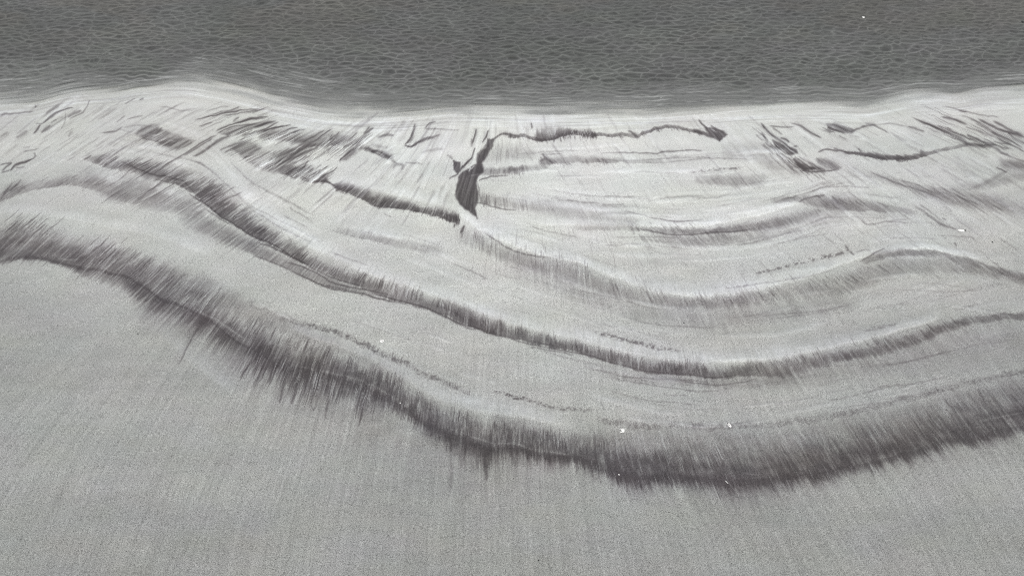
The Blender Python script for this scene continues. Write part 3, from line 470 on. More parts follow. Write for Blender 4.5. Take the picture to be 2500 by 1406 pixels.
def brushed(p):
    """the many separate hair-fine streaks of the bands"""
    A_lo = [(x, y+3) for x, y, a in L1]
    A_up = [(0,560),(100,562),(200,600),(300,628),(400,676),(500,735),(550,760),(600,790),(650,815),(700,838),(760,856),(820,876),(870,894),(920,918),(965,940),(1010,968),(1062,998),(1119,1020),(1200,1050),(1263,1058),(1321,1064),(1393,1082),(1465,1094),(1570,1112),(1640,1120),(1800,1134),(1960,1112),(2118,1082),(2240,1046),(2384,1006),(2500,975)]
    hairs(p, A_lo, 190, (24, 70), (.2, .5), up=False, x0=330, x1=640, seed=1)
    hairs(p, A_lo, 210, (34, 130), (.35, .8), (1.6, 4), up=False, x0=620, x1=930, seed=2, jit=9)
    hairs(p, A_lo, 150, (16, 60), (.35, .75), up=False, x0=930, x1=1480, seed=3)
    hairs(p, A_lo, 330, (12, 62), (.4, .85), up=False, x0=1460, x1=2500, seed=4)
    hairs(p, A_lo, 60, (16, 40), (.3, .5), up=False, x0=0, x1=340, seed=5)
    hairs(p, A_lo, 420, (10, 46), (.5, 1.1), (1.2, 2.4), up=False, x0=1440, x1=2500, seed=64, jit=5, off=-4)
    hairs(p, A_lo, 260, (12, 50), (.4, .9), (1.2, 2.2), up=False, x0=930, x1=1460, seed=65, jit=5, off=-2)
    hairs(p, A_lo, 220, (16, 40), (.35, .8), (1.2, 2.2), x0=1440, x1=2500, seed=66, jit=12, off=-20)
    hairs(p, A_lo, 260, (16, 44), (.35, .8), (1.2, 2.4), x0=600, x1=1460, seed=67, jit=10, off=-14)
    hairs(p, A_lo, 120, (14, 44), (.4, .8), (1.2, 2.2), x0=1440, x1=2500, seed=68, jit=8, off=6, light=True, up=False)
    hairs(p, A_lo, 110, (24, 80), (.4, .8), (1.2, 2.6), x0=600, x1=1000, seed=69, jit=8, off=10, light=True, up=False)
    hairs(p, A_up, 170, (26, 60), (.3, .55), x0=0, x1=560, seed=6, jit=12)
    hairs(p, A_up, 170, (20, 48), (.3, .6), x0=560, x1=1000, seed=7, jit=8)
    hairs(p, A_up, 200, (16, 44), (.3, .6), x0=1000, x1=1640, seed=8, jit=7)
    hairs(p, A_up, 260, (24, 70), (.25, .55), x0=1600, x1=2500, seed=9, jit=14)
    hairs(p, A_up, 300, (30, 80), (.35, .7), (1.6, 3), x0=1500, x1=2500, seed=10, jit=18, off=-20, light=True)
    hairs(p, A_up, 190, (30, 90), (.35, .7), (1.6, 3), x0=0, x1=700, seed=11, jit=22, light=True, off=12)
    hairs(p, A_up, 160, (16, 44), (.35, .65), (1.6, 3), x0=700, x1=1500, seed=12, jit=10, light=True)
    C_up = [(212,390),(266,392),(333,410),(397,420),(435,430),(474,440),(512,462),(550,500),(580,528),(610,556),(640,574),(671,592),(700,608),(722,620),(750,634),(786,654),(830,670),(870,682),(910,692),(953,704),(1004,722),(1055,738),(1132,768),(1200,796),(1291,818),(1394,846),(1472,866),(1584,892),(1688,902),(1803,904),(1900,892),(2000,872),(2093,852),(2190,832),(2275,806),(2385,776),(2500,768)]
    hairs(p, C_up, 140, (24, 60), (.3, .6), x0=240, x1=640, seed=13, jit=8)
    hairs(p, C_up, 150, (16, 40), (.3, .6), x0=600, x1=1100, seed=14, jit=5)
    hairs(p, C_up, 170, (12, 30), (.3, .55), x0=1050, x1=1700, seed=15, jit=4)
    hairs(p, C_up, 190, (12, 34), (.3, .55), x0=1650, x1=2400, seed=16, jit=6)
    hairs(p, C_up, 120, (20, 60), (.12, .26), x0=1650, x1=2500, seed=17, jit=8, off=14, up=False)
    hairs(p, C_up, 200, (20, 54), (.35, .7), (1.4, 2.8), x0=240, x1=1000, seed=18, jit=8, light=True)
    hairs(p, C_up, 200, (12, 34), (.35, .65), (1.4, 2.8), x0=1000, x1=2400, seed=19, jit=6, light=True)
    H = [(1150,580),(1210,602),(1300,630),(1394,655),(1470,682),(1560,712),(1624,730),(1726,736),(1830,724),(1924,706),(2014,692),(2070,680),(2120,660),(2200,645),(2300,645),(2400,655),(2500,680)]
    hairs(p, H, 200, (14, 40), (.15, .4), x0=1150, x1=2500, seed=20, jit=12)
    hairs(p, H, 220, (16, 44), (.35, .7), (1.4, 2.8), x0=1150, x1=2500, seed=21, jit=12, light=True)
    J = [(1540,560),(1640,564),(1720,568),(1803,562),(1880,548),(1950,530),(2020,505),(2090,500),(2160,508)]
    hairs(p, J, 110, (10, 26), (.15, .4), (1.4, 2.4), seed=22, jit=7); hairs(p, J, 70, (16, 34), (.12, .3), (1.4, 2.2), seed=23, jit=6, up=False, x0=1560, x1=1900, off=8)
    G = [(820,460),(863,474),(886,482),(920,500),(975,506),(1040,517),(1100,534),(1122,541)]
    hairs(p, G, 110, (12, 30), (.35, .65), (1.4, 2.6), seed=24, jit=3); hairs(p, G, 40, (20, 50), (.3, .6), (1.4, 2.4), seed=25, jit=5, light=True, off=8)
    hairs(p, [(1110,540),(1200,600)], 16, (20, 44), (.15, .3), seed=26, up=False)
    E = [(560,360),(600,382),(640,404),(690,418),(743,432),(797,440)]
    hairs(p, E, 80, (24, 70), (.12, .4), (1.4, 3), seed=27, jit=8); hairs(p, E, 130, (30, 90), (.5, .9), (1.4, 3), seed=28, jit=10, light=True)
    E3 = [(560,325),(640,340),(700,342),(748,356),(800,356),(845,358),(885,342)]
    hairs(p, E3, 90, (20, 54), (.2, .5), (1.4, 2.6), seed=29, jit=6); hairs(p, E3, 110, (30, 70), (.5, .9), (1.4, 2.4), seed=30, jit=8, light=True)
    hairs(p, [(700,395),(800,360),(880,350)], 50, (30, 70), (.2, .45), (1.4, 2.4), seed=31, jit=10, up=False)
    P_ = [(345,336),(396,350),(436,362)]
    hairs(p, P_, 40, (20, 50), (.25, .5), (1.4, 2.6), seed=32, jit=5); hairs(p, P_, 16, (30, 60), (.3, .5), (1.4, 2.2), seed=33, jit=8, light=True)
    hairs(p, [(480,300),(560,290),(650,285)], 30, (30, 80), (.12, .3), (1.2, 2), seed=34, jit=14)
    W = [(250,455),(330,470),(420,480),(520,520)]
    hairs(p, W, 90, (30, 80), (.12, .3), (1.4, 2.6), seed=35, jit=22); hairs(p, W, 50, (40, 90), (.2, .4), (1.4, 2.4), seed=36, jit=24, light=True)
    hairs(p, [(0,480),(60,450),(180,438),(260,450)], 50, (12, 30), (.15, .35), (1.4, 2.4), seed=37, jit=8)
    hairs(p, [(500,560),(620,610),(720,640)], 60, (30, 70), (.1, .24), (1.4, 2.4), seed=38, jit=14)
    K = [(1240,336),(1324,342),(1406,328),(1470,332),(1555,334),(1629,312),(1700,324)]
    hairs(p, K, 110, (6, 18), (.25, .5), (1.3, 2.4), seed=39, jit=2); hairs(p, [(1308,342),(1460,332)], 60, (8, 26), (.3, .6), (1.4, 3), seed=40, jit=3)
    hairs(p, [(1308,322),(1460,322)], 26, (10, 26), (.4, .7), (1.4, 2.6), seed=41, jit=3, light=True, up=False)
    hairs(p, [(1320,398),(1540,398)], 50, (8, 24), (.15, .4), (1.2, 2.2), seed=42, jit=4)
    hairs(p, [(1170,420),(1280,420)], 30, (8, 24), (.15, .35), (1.4, 2.6), seed=43, jit=5); hairs(p, [(1200,370),(1300,385)], 30, (14, 40), (.08, .2), (1.6, 3), seed=44, jit=14)
    hairs(p, [(1170,490),(1250,500),(1330,510)], 46, (14, 34), (.12, .3), (1.4, 2.4), seed=45, jit=8)
    hairs(p, [(1860,330),(1890,370),(1950,410),(2010,416)], 80, (16, 56), (.25, .6), (1.4, 3), seed=46, jit=10); hairs(p, [(1860,330),(1890,370),(1950,410)], 40, (30, 70), (.4, .8), (1.4, 2.4), seed=47, jit=10, light=True)
    hairs(p, [(1750,450),(1850,440),(1900,400)], 50, (16, 50), (.08, .2), (1.4, 2.4), seed=48, jit=16)
    Q = [(2090,377),(2129,385),(2180,391),(2213,391),(2250,382)]
    hairs(p, Q, 50, (8, 22), (.4, .7), (1.3, 2.4), seed=49, jit=1.5)
    R = [(2259,305),(2336,338),(2400,354),(2470,350)]
    hairs(p, R, 50, (30, 90), (.2, .5), (1.3, 2.4), seed=50, jit=8); hairs(p, R, 24, (40, 90), (.3, .6), (1.3, 2.2), seed=51, jit=8, light=True)
    hairs(p, [(2300,300),(2400,320),(2500,350)], 26, (40, 100), (.15, .4), (1.2, 2.2), seed=52, jit=12)
    hairs(p, [(2240,465),(2340,490),(2420,505)], 60, (30, 80), (.12, .32), (1.3, 2.4), seed=53, jit=12)
    hairs(p, [(2010,320),(2085,323)], 20, (14, 40), (.3, .55), (1.3, 2.4), seed=54, jit=2)
    hairs(p, [(1705,326),(1765,336)], 20, (10, 26), (.3, .6), (1.3, 2.6), seed=55, jit=3)
    hairs(p, [(840,570),(900,580),(1004,600),(1080,600)], 40, (12, 30), (.08, .2), (1.4, 2.4), seed=56, jit=6)
    B1_ = [(690,778),(761,794),(847,822),(934,862),(1014,900),(1079,933),(1150,958)]
    hairs(p, B1_, 150, (6, 18), (.2, .45), (1.3, 2.2), seed=57, jit=4)
    B3_ = [(1470,1030),(1558,1038),(1717,1044),(1832,1040),(1976,1023),(2105,1000),(2275,958),(2432,919),(2500,903)]
    hairs(p, B3_, 190, (6, 22), (.2, .42), (1.3, 2.2), seed=58, jit=4)
    # faint contour lines left by older, weaker swashes, and the silky sweeps above each band
    r = np.random.RandomState(5)
    for base, offs, xa, xb in ((C_up, (-150, -20), 700, 2500), (C_up, (20, 120), 1300, 2500), (H, (-120, -16), 1200, 2500), (H, (20, 110), 1200, 2500), (J, (-90, -12), 1450, 2200), (J, (12, 60), 1450, 2200), (C_up, (-130, -30), 250, 800),
                               ([(1240,400),(1500,392),(1800,388),(1950,380)], (-40, 60), 1240, 1950), ([(1180,460),(1500,500),(1750,500),(1950,465)], (-40, 30), 1180, 1950), ([(150,560),(400,600),(600,680),(900,800),(1300,930),(1700,990),(2200,930),(2500,870)], (-60, 60), 150, 2500)):
        bx = [a for a, _ in base]; by = [b for _, b in base]
        for _ in range(26):
            o = offs[0]+(offs[1]-offs[0])*r.rand(); c0 = xa+(xb-xa)*r.rand(); ln = 60+260*r.rand()**1.5
            gx = np.arange(c0-ln/2, c0+ln/2, 30.0); gx = gx[(gx > xa) & (gx < xb)]
            if len(gx) < 3: continue
            sl_ = r.randn()*.02
            pts = [(x, np.interp(x, bx, by)+o+sl_*(x-c0)+2.5*np.sin(x/37+o)) for x in gx]
            if r.rand() < .5: p.stroke(pts, 1.6+3*r.rand()**2, .05+.13*r.rand()**2, grain=.3)
            else: p.stroke(pts, 3+9*r.rand(), .2+.35*r.rand(), soft=1.6, light=True, cut=.5)
    for k, (ya, yb, xa, xb, n) in enumerate([(262,300,60,480,40),(300,430,0,420,50),(300,330,700,1300,50),(340,440,880,1120,40),(310,400,1180,1800,30),(300,440,1800,2500,90),(430,520,650,1100,30),(440,560,2000,2500,40)]):
        xx = xa+(xb-xa)*r.rand(n); yy_ = ya+(yb-ya)*r.rand(n); ss = flow_slope(xx, yy_)
        for x, y, s_ in zip(xx, yy_, ss):
            L_ = 40+110*r.rand(); dy = L_/math.sqrt(1+s_*s_)/2
            p.stroke([(x+s_*(-dy), y-dy), (x+s_*dy*.1+2, y), (x+s_*dy, y+dy)], 4+9*r.rand(), .1+.34*r.rand(), soft=1.5, light=True, cut=.2)
            if r.rand() < .5:
                x += 9*r.randn(); p.stroke([(x+s_*(-dy)*.7, y-dy*.7), (x+s_*dy*.7, y+dy*.7)], 2+5*r.rand(), .03+.09*r.rand(), soft=1.5)
    for k, (yy, xa, xb, n, al) in enumerate([(330,2050,2500,30,.16),(430,1950,2500,40,.15),(520,2000,2500,40,.12),(590,1900,2500,50,.13),(640,1500,1900,40,.1),(780,2000,2500,40,.1),(470,1350,1900,50,.1),(350,1250,1900,40,.09),(560,1200,1500,30,.1),(500,700,1000,30,.08),(640,1150,1500,30,.08),(420,850,1100,30,.1),(380,200,420,30,.12),(450,560,800,30,.08),(350,100,330,40,.14),(300,250,500,30,.1)]):
        hairs(p, [(xa, yy), (xb, yy+10)], n, (24, 80), (al*.5, al*1.6), (1.6, 4), seed=70+k, jit=26)
        hairs(p, [(xa, yy), (xb, yy+10)], n, (24, 80), (al*.6, al*1.5), (1.6, 4), seed=90+k, jit=26, light=True)
    p.stroke([(1604,485),(1660,480),(1718,478)], 4, .14)
    # water-worn texture in the white zone under the waterline
    hairs(p, [(100,330),(300,330),(500,300)], 30, (30, 90), (.03, .09), (2, 6), seed=59, jit=30)
    hairs(p, [(900,320),(1200,330),(1700,330),(2000,340)], 46, (14, 40), (.04, .12), (2, 5), seed=60, jit=24)

def finish_plan(p):
    """colour (linear albedo) and grain strength from the plan"""
    X, Y, U = p.X, p.Y, p.U
    # pale ribbons in the sand colour (they follow the upper side of every band)
    def ribbon(tab, a):
        p.band([(x, y-w, y-w*.4, y+w*.2, y+w*.7, a) for x, y, w in tab], soft=.8, fade=60, light=True)
    ribbon([(560,440,40),(650,520,40),(760,590,34),(870,645,28),(1000,690,24),(1110,730,24),(1250,780,26),(1400,816,30),(1550,850,34),(1700,872,34),(1850,866,30),(2000,842,26),(2150,810,22),(2300,768,18)], .75)
    ribbon([(1110,505,26),(1180,560,22),(1300,608,20),(1420,636,18),(1500,668,20),(1600,702,26),(1700,712,28),(1800,704,28),(1950,672,26),(2100,620,18),(2250,598,12),(2400,630,12)], .75)
    ribbon([(700,790,20),(800,828,22),(900,860,28),(980,905,34),(1080,965,38),(1180,990,34),(1280,1005,30),(1380,1026,30)], .7)
    ribbon([(1300,540,16),(1450,545,16),(1600,545,16),(1720,545,16),(1850,518,18),(1950,490,14)], .6)
    ribbon([(380,790,40),(480,880,44),(580,950,40)], .45)
    ribbon([(780,450,26),(900,450,24),(1020,480,20),(1100,500,16)], .6)
    ribbon([(-100,500,24),(150,520,20),(400,570,24),(520,620,24)], .3)
    ribbon([(850,560,16),(1000,575,20),(1100,600,24)], .5)
    # broad tone of the sand
    py = [-400, 200, 300, 420, 560, 700, 860, 1000, 1100, 1250, 1400, 1900]
    pv = [.60, .60, .62, .63, .585, .50, .435, .395, .355, .310, .298, .29]
    T = np.interp(p.Y, py, pv)
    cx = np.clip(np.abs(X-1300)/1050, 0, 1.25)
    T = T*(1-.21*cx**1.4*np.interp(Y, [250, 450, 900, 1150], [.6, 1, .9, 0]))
    T = T*(1+.18*(fnoise(X/260, Y/70, 41, 3)-.5)) * (1+.18*(fnoise(X/90, Y/24+X/300, 44, 2)-.5)*sstep(200, 400, Y)*(1-sstep(900,1150,Y)))
    shx = curve([a for a, b in SHORE], [b for a, b in SHORE], X[0], 10)
    dd = shx-Y
    wisp = sstep(.45, .75, fnoise(X/120, (Y-shx)/3.5+X/260, 151, 3))
    p.E += .42*np.exp(-((dd+9+10*fnoise(X/90, Y*0, 154, 2))/7.5)**2)*(.45+.55*sstep(.3, .7, fnoise(X/110, Y/30, 156, 2)))
    p.E += .75*wisp*np.exp(-((dd+10)/24)**2); p.D += .10*(1-sstep(.25, .5, fnoise(X/140+9, (Y-shx)/3.0+X/300, 158, 3)))*np.exp(-((dd+16)/16)**2)
    e = np.clip(p.E, 0, 1.2)
    T = T*(1+.33*e)*(1+.16*(p.n_mid*.3+p.n_fin*.3+p.n_vf*.2+p.n_u*.2-.5)*sstep(.05,.5,e+p.D*.6))*(1+.26*(fnoise(U/3.6, Y/150, 47, 2)-.5)*sstep(650,1000,Y))
    D = p.D.copy()
    D = 1-(1-np.clip(D, 0, 1))**1.14
    D = D*(.92+.16*p.n_u) + .035*(p.n_fin-.5)*(1-D)*sstep(300, 420, Y)
    D = np.clip(D, 0, .93)
    # tints
    t1 = .6*(fnoise(X/150, Y/70, 51, 3)-.5); t2 = fnoise(X/120+50, Y/60, 54, 3)-.5
    warm = np.clip(.35+2.2*t1 - .9*e, -1, 1); purp = np.clip(2*t2, -1, 1)
    col = np.empty(X.shape+(3,))
    col[..., 0] = T*(1+.000+.016*warm+.010*purp)
    col[..., 1] = T*(1+.026-.002*warm-.014*purp)
    col[..., 2] = T*(1+.008-.045*warm+.012*purp)
    dk = np.empty_like(col)
    dn = .8+.4*fnoise(X/40, Y/22, 61, 2)
    dk[..., 0] = .060*dn*(1+.05*purp); dk[..., 1] = .053*dn; dk[..., 2] = .0575*dn*(1-.1*warm)
    Dd = D[..., None]
    col = np.exp(np.log(col)*(1-Dd)+np.log(dk)*Dd)
    grain = np.interp(Y, [250, 420, 700, 1000, 1250, 1500], [.3, .65, 1.0, 1.0, 1.0, 1.0])*(1-.55*np.clip(e, 0, 1))
    return col, grain, D, e

def water_fields(X, Y, wx, wy):
    """X,Y: plan coords; wx, wy: metres on the water.  returns line strength, height (m), film opacity, rgb"""
    sh = curve([a for a, b in SHORE], [b for a, b in SHORE], X[0], 10)
    wd = 1.25*curve([a for a, b in SHW], [b for a, b in SHW], X[0], 10)
    f = (sh-Y)/wd                                 # 0 at the edge, 1 where the water is opaque
    f = f + (fnoise(X/150, (Y-sh)/5+X/200, 71, 4)-.5)*1.9*sstep(-.3, .3, f)*(1-sstep(1.0, 2.4, f)) + (fnoise(X/60, Y/16, 75, 2)-.5)*.35
    op = sstep(-.05, 1.25, f)
    op = .97*op
    # ripples
    disorder = .6*sstep(.34, .78, fnoise(X/260, Y/60, 81, 3) + .20*sstep(1700, 2300, X)*(1-sstep(170,240,Y)*.7) + .22*(1-sstep(0, 130, Y)) - .10)
    calm = 1-sstep(1.0, 3.4, (sh-Y)/26)           # long straight ripples near the edge
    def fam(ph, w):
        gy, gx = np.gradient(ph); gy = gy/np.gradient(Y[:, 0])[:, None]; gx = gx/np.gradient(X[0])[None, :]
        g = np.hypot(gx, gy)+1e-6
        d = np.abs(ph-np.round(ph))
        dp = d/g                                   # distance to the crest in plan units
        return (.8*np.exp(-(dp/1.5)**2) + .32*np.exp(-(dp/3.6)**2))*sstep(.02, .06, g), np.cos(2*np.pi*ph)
    def warp(k, fx, fy, A, sd):
        return A*(vnoise(wx*fx+k, wy*fy, sd)-.5) + A*.30*(vnoise(wx*fx*2.3+k, wy*fy*1.6, sd+1)-.5) + .6*(vnoise(wx*.9+k, wy*1.3, sd+3)-.5) + disorder*.4*(vnoise(wx*fx*3, wy*fy*2, sd+2)-.5)
    cm = 1-.55*calm
    sp = .104
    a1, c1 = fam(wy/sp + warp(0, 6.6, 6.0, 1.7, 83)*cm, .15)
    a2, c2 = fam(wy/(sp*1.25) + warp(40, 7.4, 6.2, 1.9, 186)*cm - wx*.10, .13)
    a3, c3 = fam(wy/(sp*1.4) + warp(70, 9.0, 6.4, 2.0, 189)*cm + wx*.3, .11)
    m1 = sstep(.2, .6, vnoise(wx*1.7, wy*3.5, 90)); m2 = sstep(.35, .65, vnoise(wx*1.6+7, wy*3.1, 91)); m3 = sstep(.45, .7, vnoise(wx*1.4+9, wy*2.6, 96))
    # small polygonal cells, stretched along the shore
    cx_ = wx/.215 + (vnoise(wx*3, wy*4, 92)-.5)*1.0 + (vnoise(wx*9, wy*10, 192)-.5)*(.25+.5*disorder)
    cy_ = wy/.114 + (vnoise(wx*3.4+3, wy*4, 94)-.5)*1.1 + (vnoise(wx*8+3, wy*9, 194)-.5)*(.25+.4*disorder)
    cx_ = cx_*(1+.0*X); ix = np.floor(cx_); iy = np.floor(cy_)
    F1 = np.full(cx_.shape, 9.); F2 = np.full(cx_.shape, 9.); P1x = 0*cx_; P1y = 0*cx_; P2x = 0*cx_; P2y = 0*cx_
    La = lattice(97); Lb = lattice(98)
    for dx in (-2, -1, 0, 1, 2):
        for dy in (-1, 0, 1):
            ra = (ix+dx).astype(np.int64) & 511; rb = (iy+dy).astype(np.int64) & 511
            px = ix+dx+.5*(rb & 1)+.2+.6*La[ra, rb]-.3; py = iy+dy+.12+.76*Lb[ra, rb]
            dd_ = np.hypot(cx_-px, cy_-py)
            n1 = dd_ < F1; n2 = (~n1) & (dd_ < F2)
            F2 = np.where(n1, F1, np.where(n2, dd_, F2)); P2x = np.where(n1, P1x, np.where(n2, px, P2x)); P2y = np.where(n1, P1y, np.where(n2, py, P2y))
            F1 = np.where(n1, dd_, F1); P1x = np.where(n1, px, P1x); P1y = np.where(n1, py, P1y)
    ed = F2-F1
    nx_, ny_ = P2x-P1x, P2y-P1y; nl = np.hypot(nx_, ny_)+1e-6
    bis = ed*(F1+F2)/(2*nl)                        # distance to the cell wall
    sx_ = np.abs(np.gradient(wx, axis=1)/np.gradient(X[0])[None, :])/.215; sy_ = np.abs(np.gradient(wy, axis=0)/np.gradient(Y[:, 0])[:, None])/.114
    dp = bis/np.hypot(nx_/nl*sx_, ny_/nl*sy_)
    v = (.8*np.exp(-(dp/1.2)**2) + .36*np.exp(-(dp/3.0)**2))*(.55+.45*vnoise(wx*5, wy*9, 95))
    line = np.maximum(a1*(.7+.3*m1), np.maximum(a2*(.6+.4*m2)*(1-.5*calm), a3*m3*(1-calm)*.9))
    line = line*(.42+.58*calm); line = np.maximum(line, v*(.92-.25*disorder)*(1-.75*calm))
    rough = fnoise(wx*18, wy*42, 100, 3)
    amp = sstep(.35, 1.6, f)
    hgt = (.5*line + .22*c1*(1-disorder*.6) + .16*c2 + .5*(rough-.5)*(.3+disorder))*amp*.010
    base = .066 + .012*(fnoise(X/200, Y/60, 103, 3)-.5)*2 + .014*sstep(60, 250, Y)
    lum = base*(1 + 1.5*line*(.55+.45*amp) + (rough-.5)*(.22+.5*disorder) - .22*(sstep(.15, .7, ed)-.4)*(1-calm))  # crest highlights and cell shading painted into the water colour
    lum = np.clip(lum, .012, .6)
    brown = .45*(1-sstep(0, 160, Y))*sstep(.35, .6, fnoise(X/160, Y/50, 107, 2))
    t2 = fnoise(X/90, Y/40, 110, 2)-.5
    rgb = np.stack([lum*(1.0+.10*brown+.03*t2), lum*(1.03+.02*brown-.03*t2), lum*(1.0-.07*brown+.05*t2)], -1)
    # milky wash just off the edge, with thin foam lines along it
    milk = .8*(1-sstep(.05, 1.25, f)) + .2*(1-sstep(.7, 2.4, f))
    fl = sstep(.60, .80, fnoise(X/80, (Y-sh)/3.4+X/220, 113, 3))*(1-sstep(.9, 2.3, f))
    mixc = np.clip(milk*(.8+.35*(fnoise(X/90, Y/9, 131, 3)))+ .6*fl*sstep(-.2,.3,f), 0, 1)[..., None]
    rgb = rgb*(1-mixc) + np.array([.40,.41,.405])*mixc
    return line, hgt, op, rgb, f, sh

# ================================================================ sheets
def rays(X, Y, Z):
    a = (X-CX0)/FPX; b = (Y-CY0)/FPX
    dz = -(math.sin(PITCH)+b*math.cos(PITCH)); dy = math.cos(PITCH)-b*math.sin(PITCH)
    t = (Z-CAM_H)/dz
    return a*t, dy*t

def spread(lo, hi, step, k=1.25, n=30):
    """steps that grow from lo towards hi"""
    out = []; v = lo; s = step; sg = 1 if hi > lo else -1
    while (hi-v)*sg > 0 and len(out) < n:
        s *= k; v += sg*s
        out.append(v)
    out[-1] = hi
    return out

def sheet(name, X, Y, Z, keep=None):
    wx, wy = rays(X, Y, Z)
    nr, nc = X.shape
    co = np.stack([wx, wy, Z], -1).reshape(-1, 3).astype(np.float32)
    idx = np.arange(nr*nc, dtype=np.int32).reshape(nr, nc)
    q = np.stack([idx[1:, :-1], idx[1:, 1:], idx[:-1, 1:], idx[:-1, :-1]], -1)
    if keep is not None:
        k = keep[1:, :-1] | keep[1:, 1:] | keep[:-1, 1:] | keep[:-1, :-1]
        q = q[k]
    q = q.reshape(-1, 4)
    me = bpy.data.meshes.new(name)
    me.vertices.add(len(co)); me.vertices.foreach_set('co', co.ravel())
    me.loops.add(q.size); me.loops.foreach_set('vertex_index', q.ravel())
    me.polygons.add(len(q)); me.polygons.foreach_set('loop_start', np.arange(0, q.size, 4, dtype=np.int32))
    me.polygons.foreach_set('loop_total', np.full(len(q), 4, np.int32))
    me.polygons.foreach_set('use_smooth', np.ones(len(q), bool))
    me.update(calc_edges=True)
    o = bpy.data.objects.new(name, me); scene.collection.objects.link(o)
    return o, me, wx, wy

def attr(me, name, rgb, alpha):
    n = len(me.vertices)
    a = me.color_attributes.new(name, 'FLOAT_COLOR', 'POINT')
    v = np.ones((n, 4), np.float32); v[:, :3] = rgb.reshape(-1, 3); v[:, 3] = alpha.reshape(-1)
    a.data.foreach_set('color', v.ravel())

def node_mat(name):
    m = bpy.data.materials.new(name); m.use_nodes = True
    n = m.node_tree; n.nodes.clear()
    out = n.nodes.new('ShaderNodeOutputMaterial'); b = n.nodes.new('ShaderNodeBsdfPrincipled')
    n.links.new(b.outputs[0], out.inputs[0])
    return m, n, b, out

def math_node(n, op, a, b):
    m = n.nodes.new('ShaderNodeMath'); m.operation = op
    for i, v in enumerate((a, b)):
        if hasattr(v, 'links') or hasattr(v, 'node'): n.links.new(v, m.inputs[i])
        else: m.inputs[i].default_value = v
    return m.outputs[0]

fine_x = list(np.arange(-100, 2600.1, 2.0))
xl = spread(-100, -900, 2, 1.02, 400); xr = spread(2600, 3400, 2, 1.02, 400)
xs = np.array(sorted(spread(-900, -60000, 12, 1.35, 24)) + sorted(xl) + fine_x + xr + spread(3400, 60000, 12, 1.35, 24))

# ---------------------------------------------------------------- the sand, from the sea bed up the beach
ys = np.array(list(np.linspace(-1250, -200, 12)[:-1]) + list(np.arange(-200, 180, 20.0)) + list(np.arange(180, 1450.1, 2.0)) + spread(1450, 1900, 2, 1.03, 400) + spread(1900, 14000, 20, 1.35, 24))
plan = Plan(xs, ys)
sand_pattern(plan)
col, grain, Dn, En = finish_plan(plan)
X, Y = plan.X, plan.Y
sh = curve([a for a, b in SHORE], [b for a, b in SHORE], X[0], 10)
d = sh - Y
near = sstep(-1500, -600, X)*(1-sstep(3100, 4000, X))
Z = -.006 - .0012*np.clip(d+24, 0, 260) - .0004*np.clip(d-240, 0, 1500) + .00022*np.clip(-d-24, 0, 3000)
relief = .010*(fnoise(X/160, Y/60, 201, 3)-.5) + .016*np.clip(En, 0, 1) - .0035*Dn + .0016*(plan.n_mid-.5)*sstep(.1, .4, Dn)
Z = Z + relief*sstep(10, 60, -d)
ground, gme, _, _ = sheet("ground", X, Y, Z)
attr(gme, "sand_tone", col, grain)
ground['kind'] = 'structure'; ground['label'] = "wet pale grey beach sand swept with feathery bands of black mineral sand"
m, n, b, out = node_mat("black_and_grey_sand")
at_ = n.nodes.new('ShaderNodeAttribute'); at_.attribute_name = "sand_tone"
tc = n.nodes.new('ShaderNodeTexCoord')
n1 = n.nodes.new('ShaderNodeTexNoise'); n1.inputs['Scale'].default_value = GRAIN_SCALE; n1.inputs['Detail'].default_value = 2.0; n1.inputs['Roughness'].default_value = .7
n2 = n.nodes.new('ShaderNodeTexNoise'); n2.inputs['Scale'].default_value = 9.0; n2.inputs['Detail'].default_value = 5.0; n2.inputs['Roughness'].default_value = .6
for k in (n1, n2): n.links.new(tc.outputs['Object'], k.inputs['Vector'])
g1 = math_node(n, 'MULTIPLY', math_node(n, 'SUBTRACT', n1.outputs['Fac'], .5), GRAIN_AMP)
g1 = math_node(n, 'MULTIPLY', g1, at_.outputs['Alpha'])
g2 = math_node(n, 'MULTIPLY', math_node(n, 'SUBTRACT', n2.outputs['Fac'], .5), .10)
vo = n.nodes.new('ShaderNodeTexVoronoi'); vo.inputs['Scale'].default_value = 34.0; n.links.new(tc.outputs['Object'], vo.inputs['Vector'])
sp_ = math_node(n, 'MULTIPLY', math_node(n, 'LESS_THAN', vo.outputs['Distance'], .15), -.34)      # coarser dark grains
g = math_node(n, 'MAXIMUM', math_node(n, 'ADD', math_node(n, 'ADD', math_node(n, 'ADD', g1, g2), math_node(n, 'MULTIPLY', sp_, at_.outputs['Alpha'])), 1.0), .25)
vm = n.nodes.new('ShaderNodeVectorMath'); vm.operation = 'SCALE'
n.links.new(at_.outputs['Color'], vm.inputs[0]); n.links.new(g, vm.inputs['Scale'])
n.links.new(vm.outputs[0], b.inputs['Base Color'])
b.inputs['Roughness'].default_value = .62; b.inputs['Specular IOR Level'].default_value = .35
bp = n.nodes.new('ShaderNodeBump'); bp.inputs['Strength'].default_value = .35; bp.inputs['Distance'].default_value = .004
n.links.new(n1.outputs['Fac'], bp.inputs['Height']); n.links.new(bp.outputs[0], b.inputs['Normal'])
gme.materials.append(m)

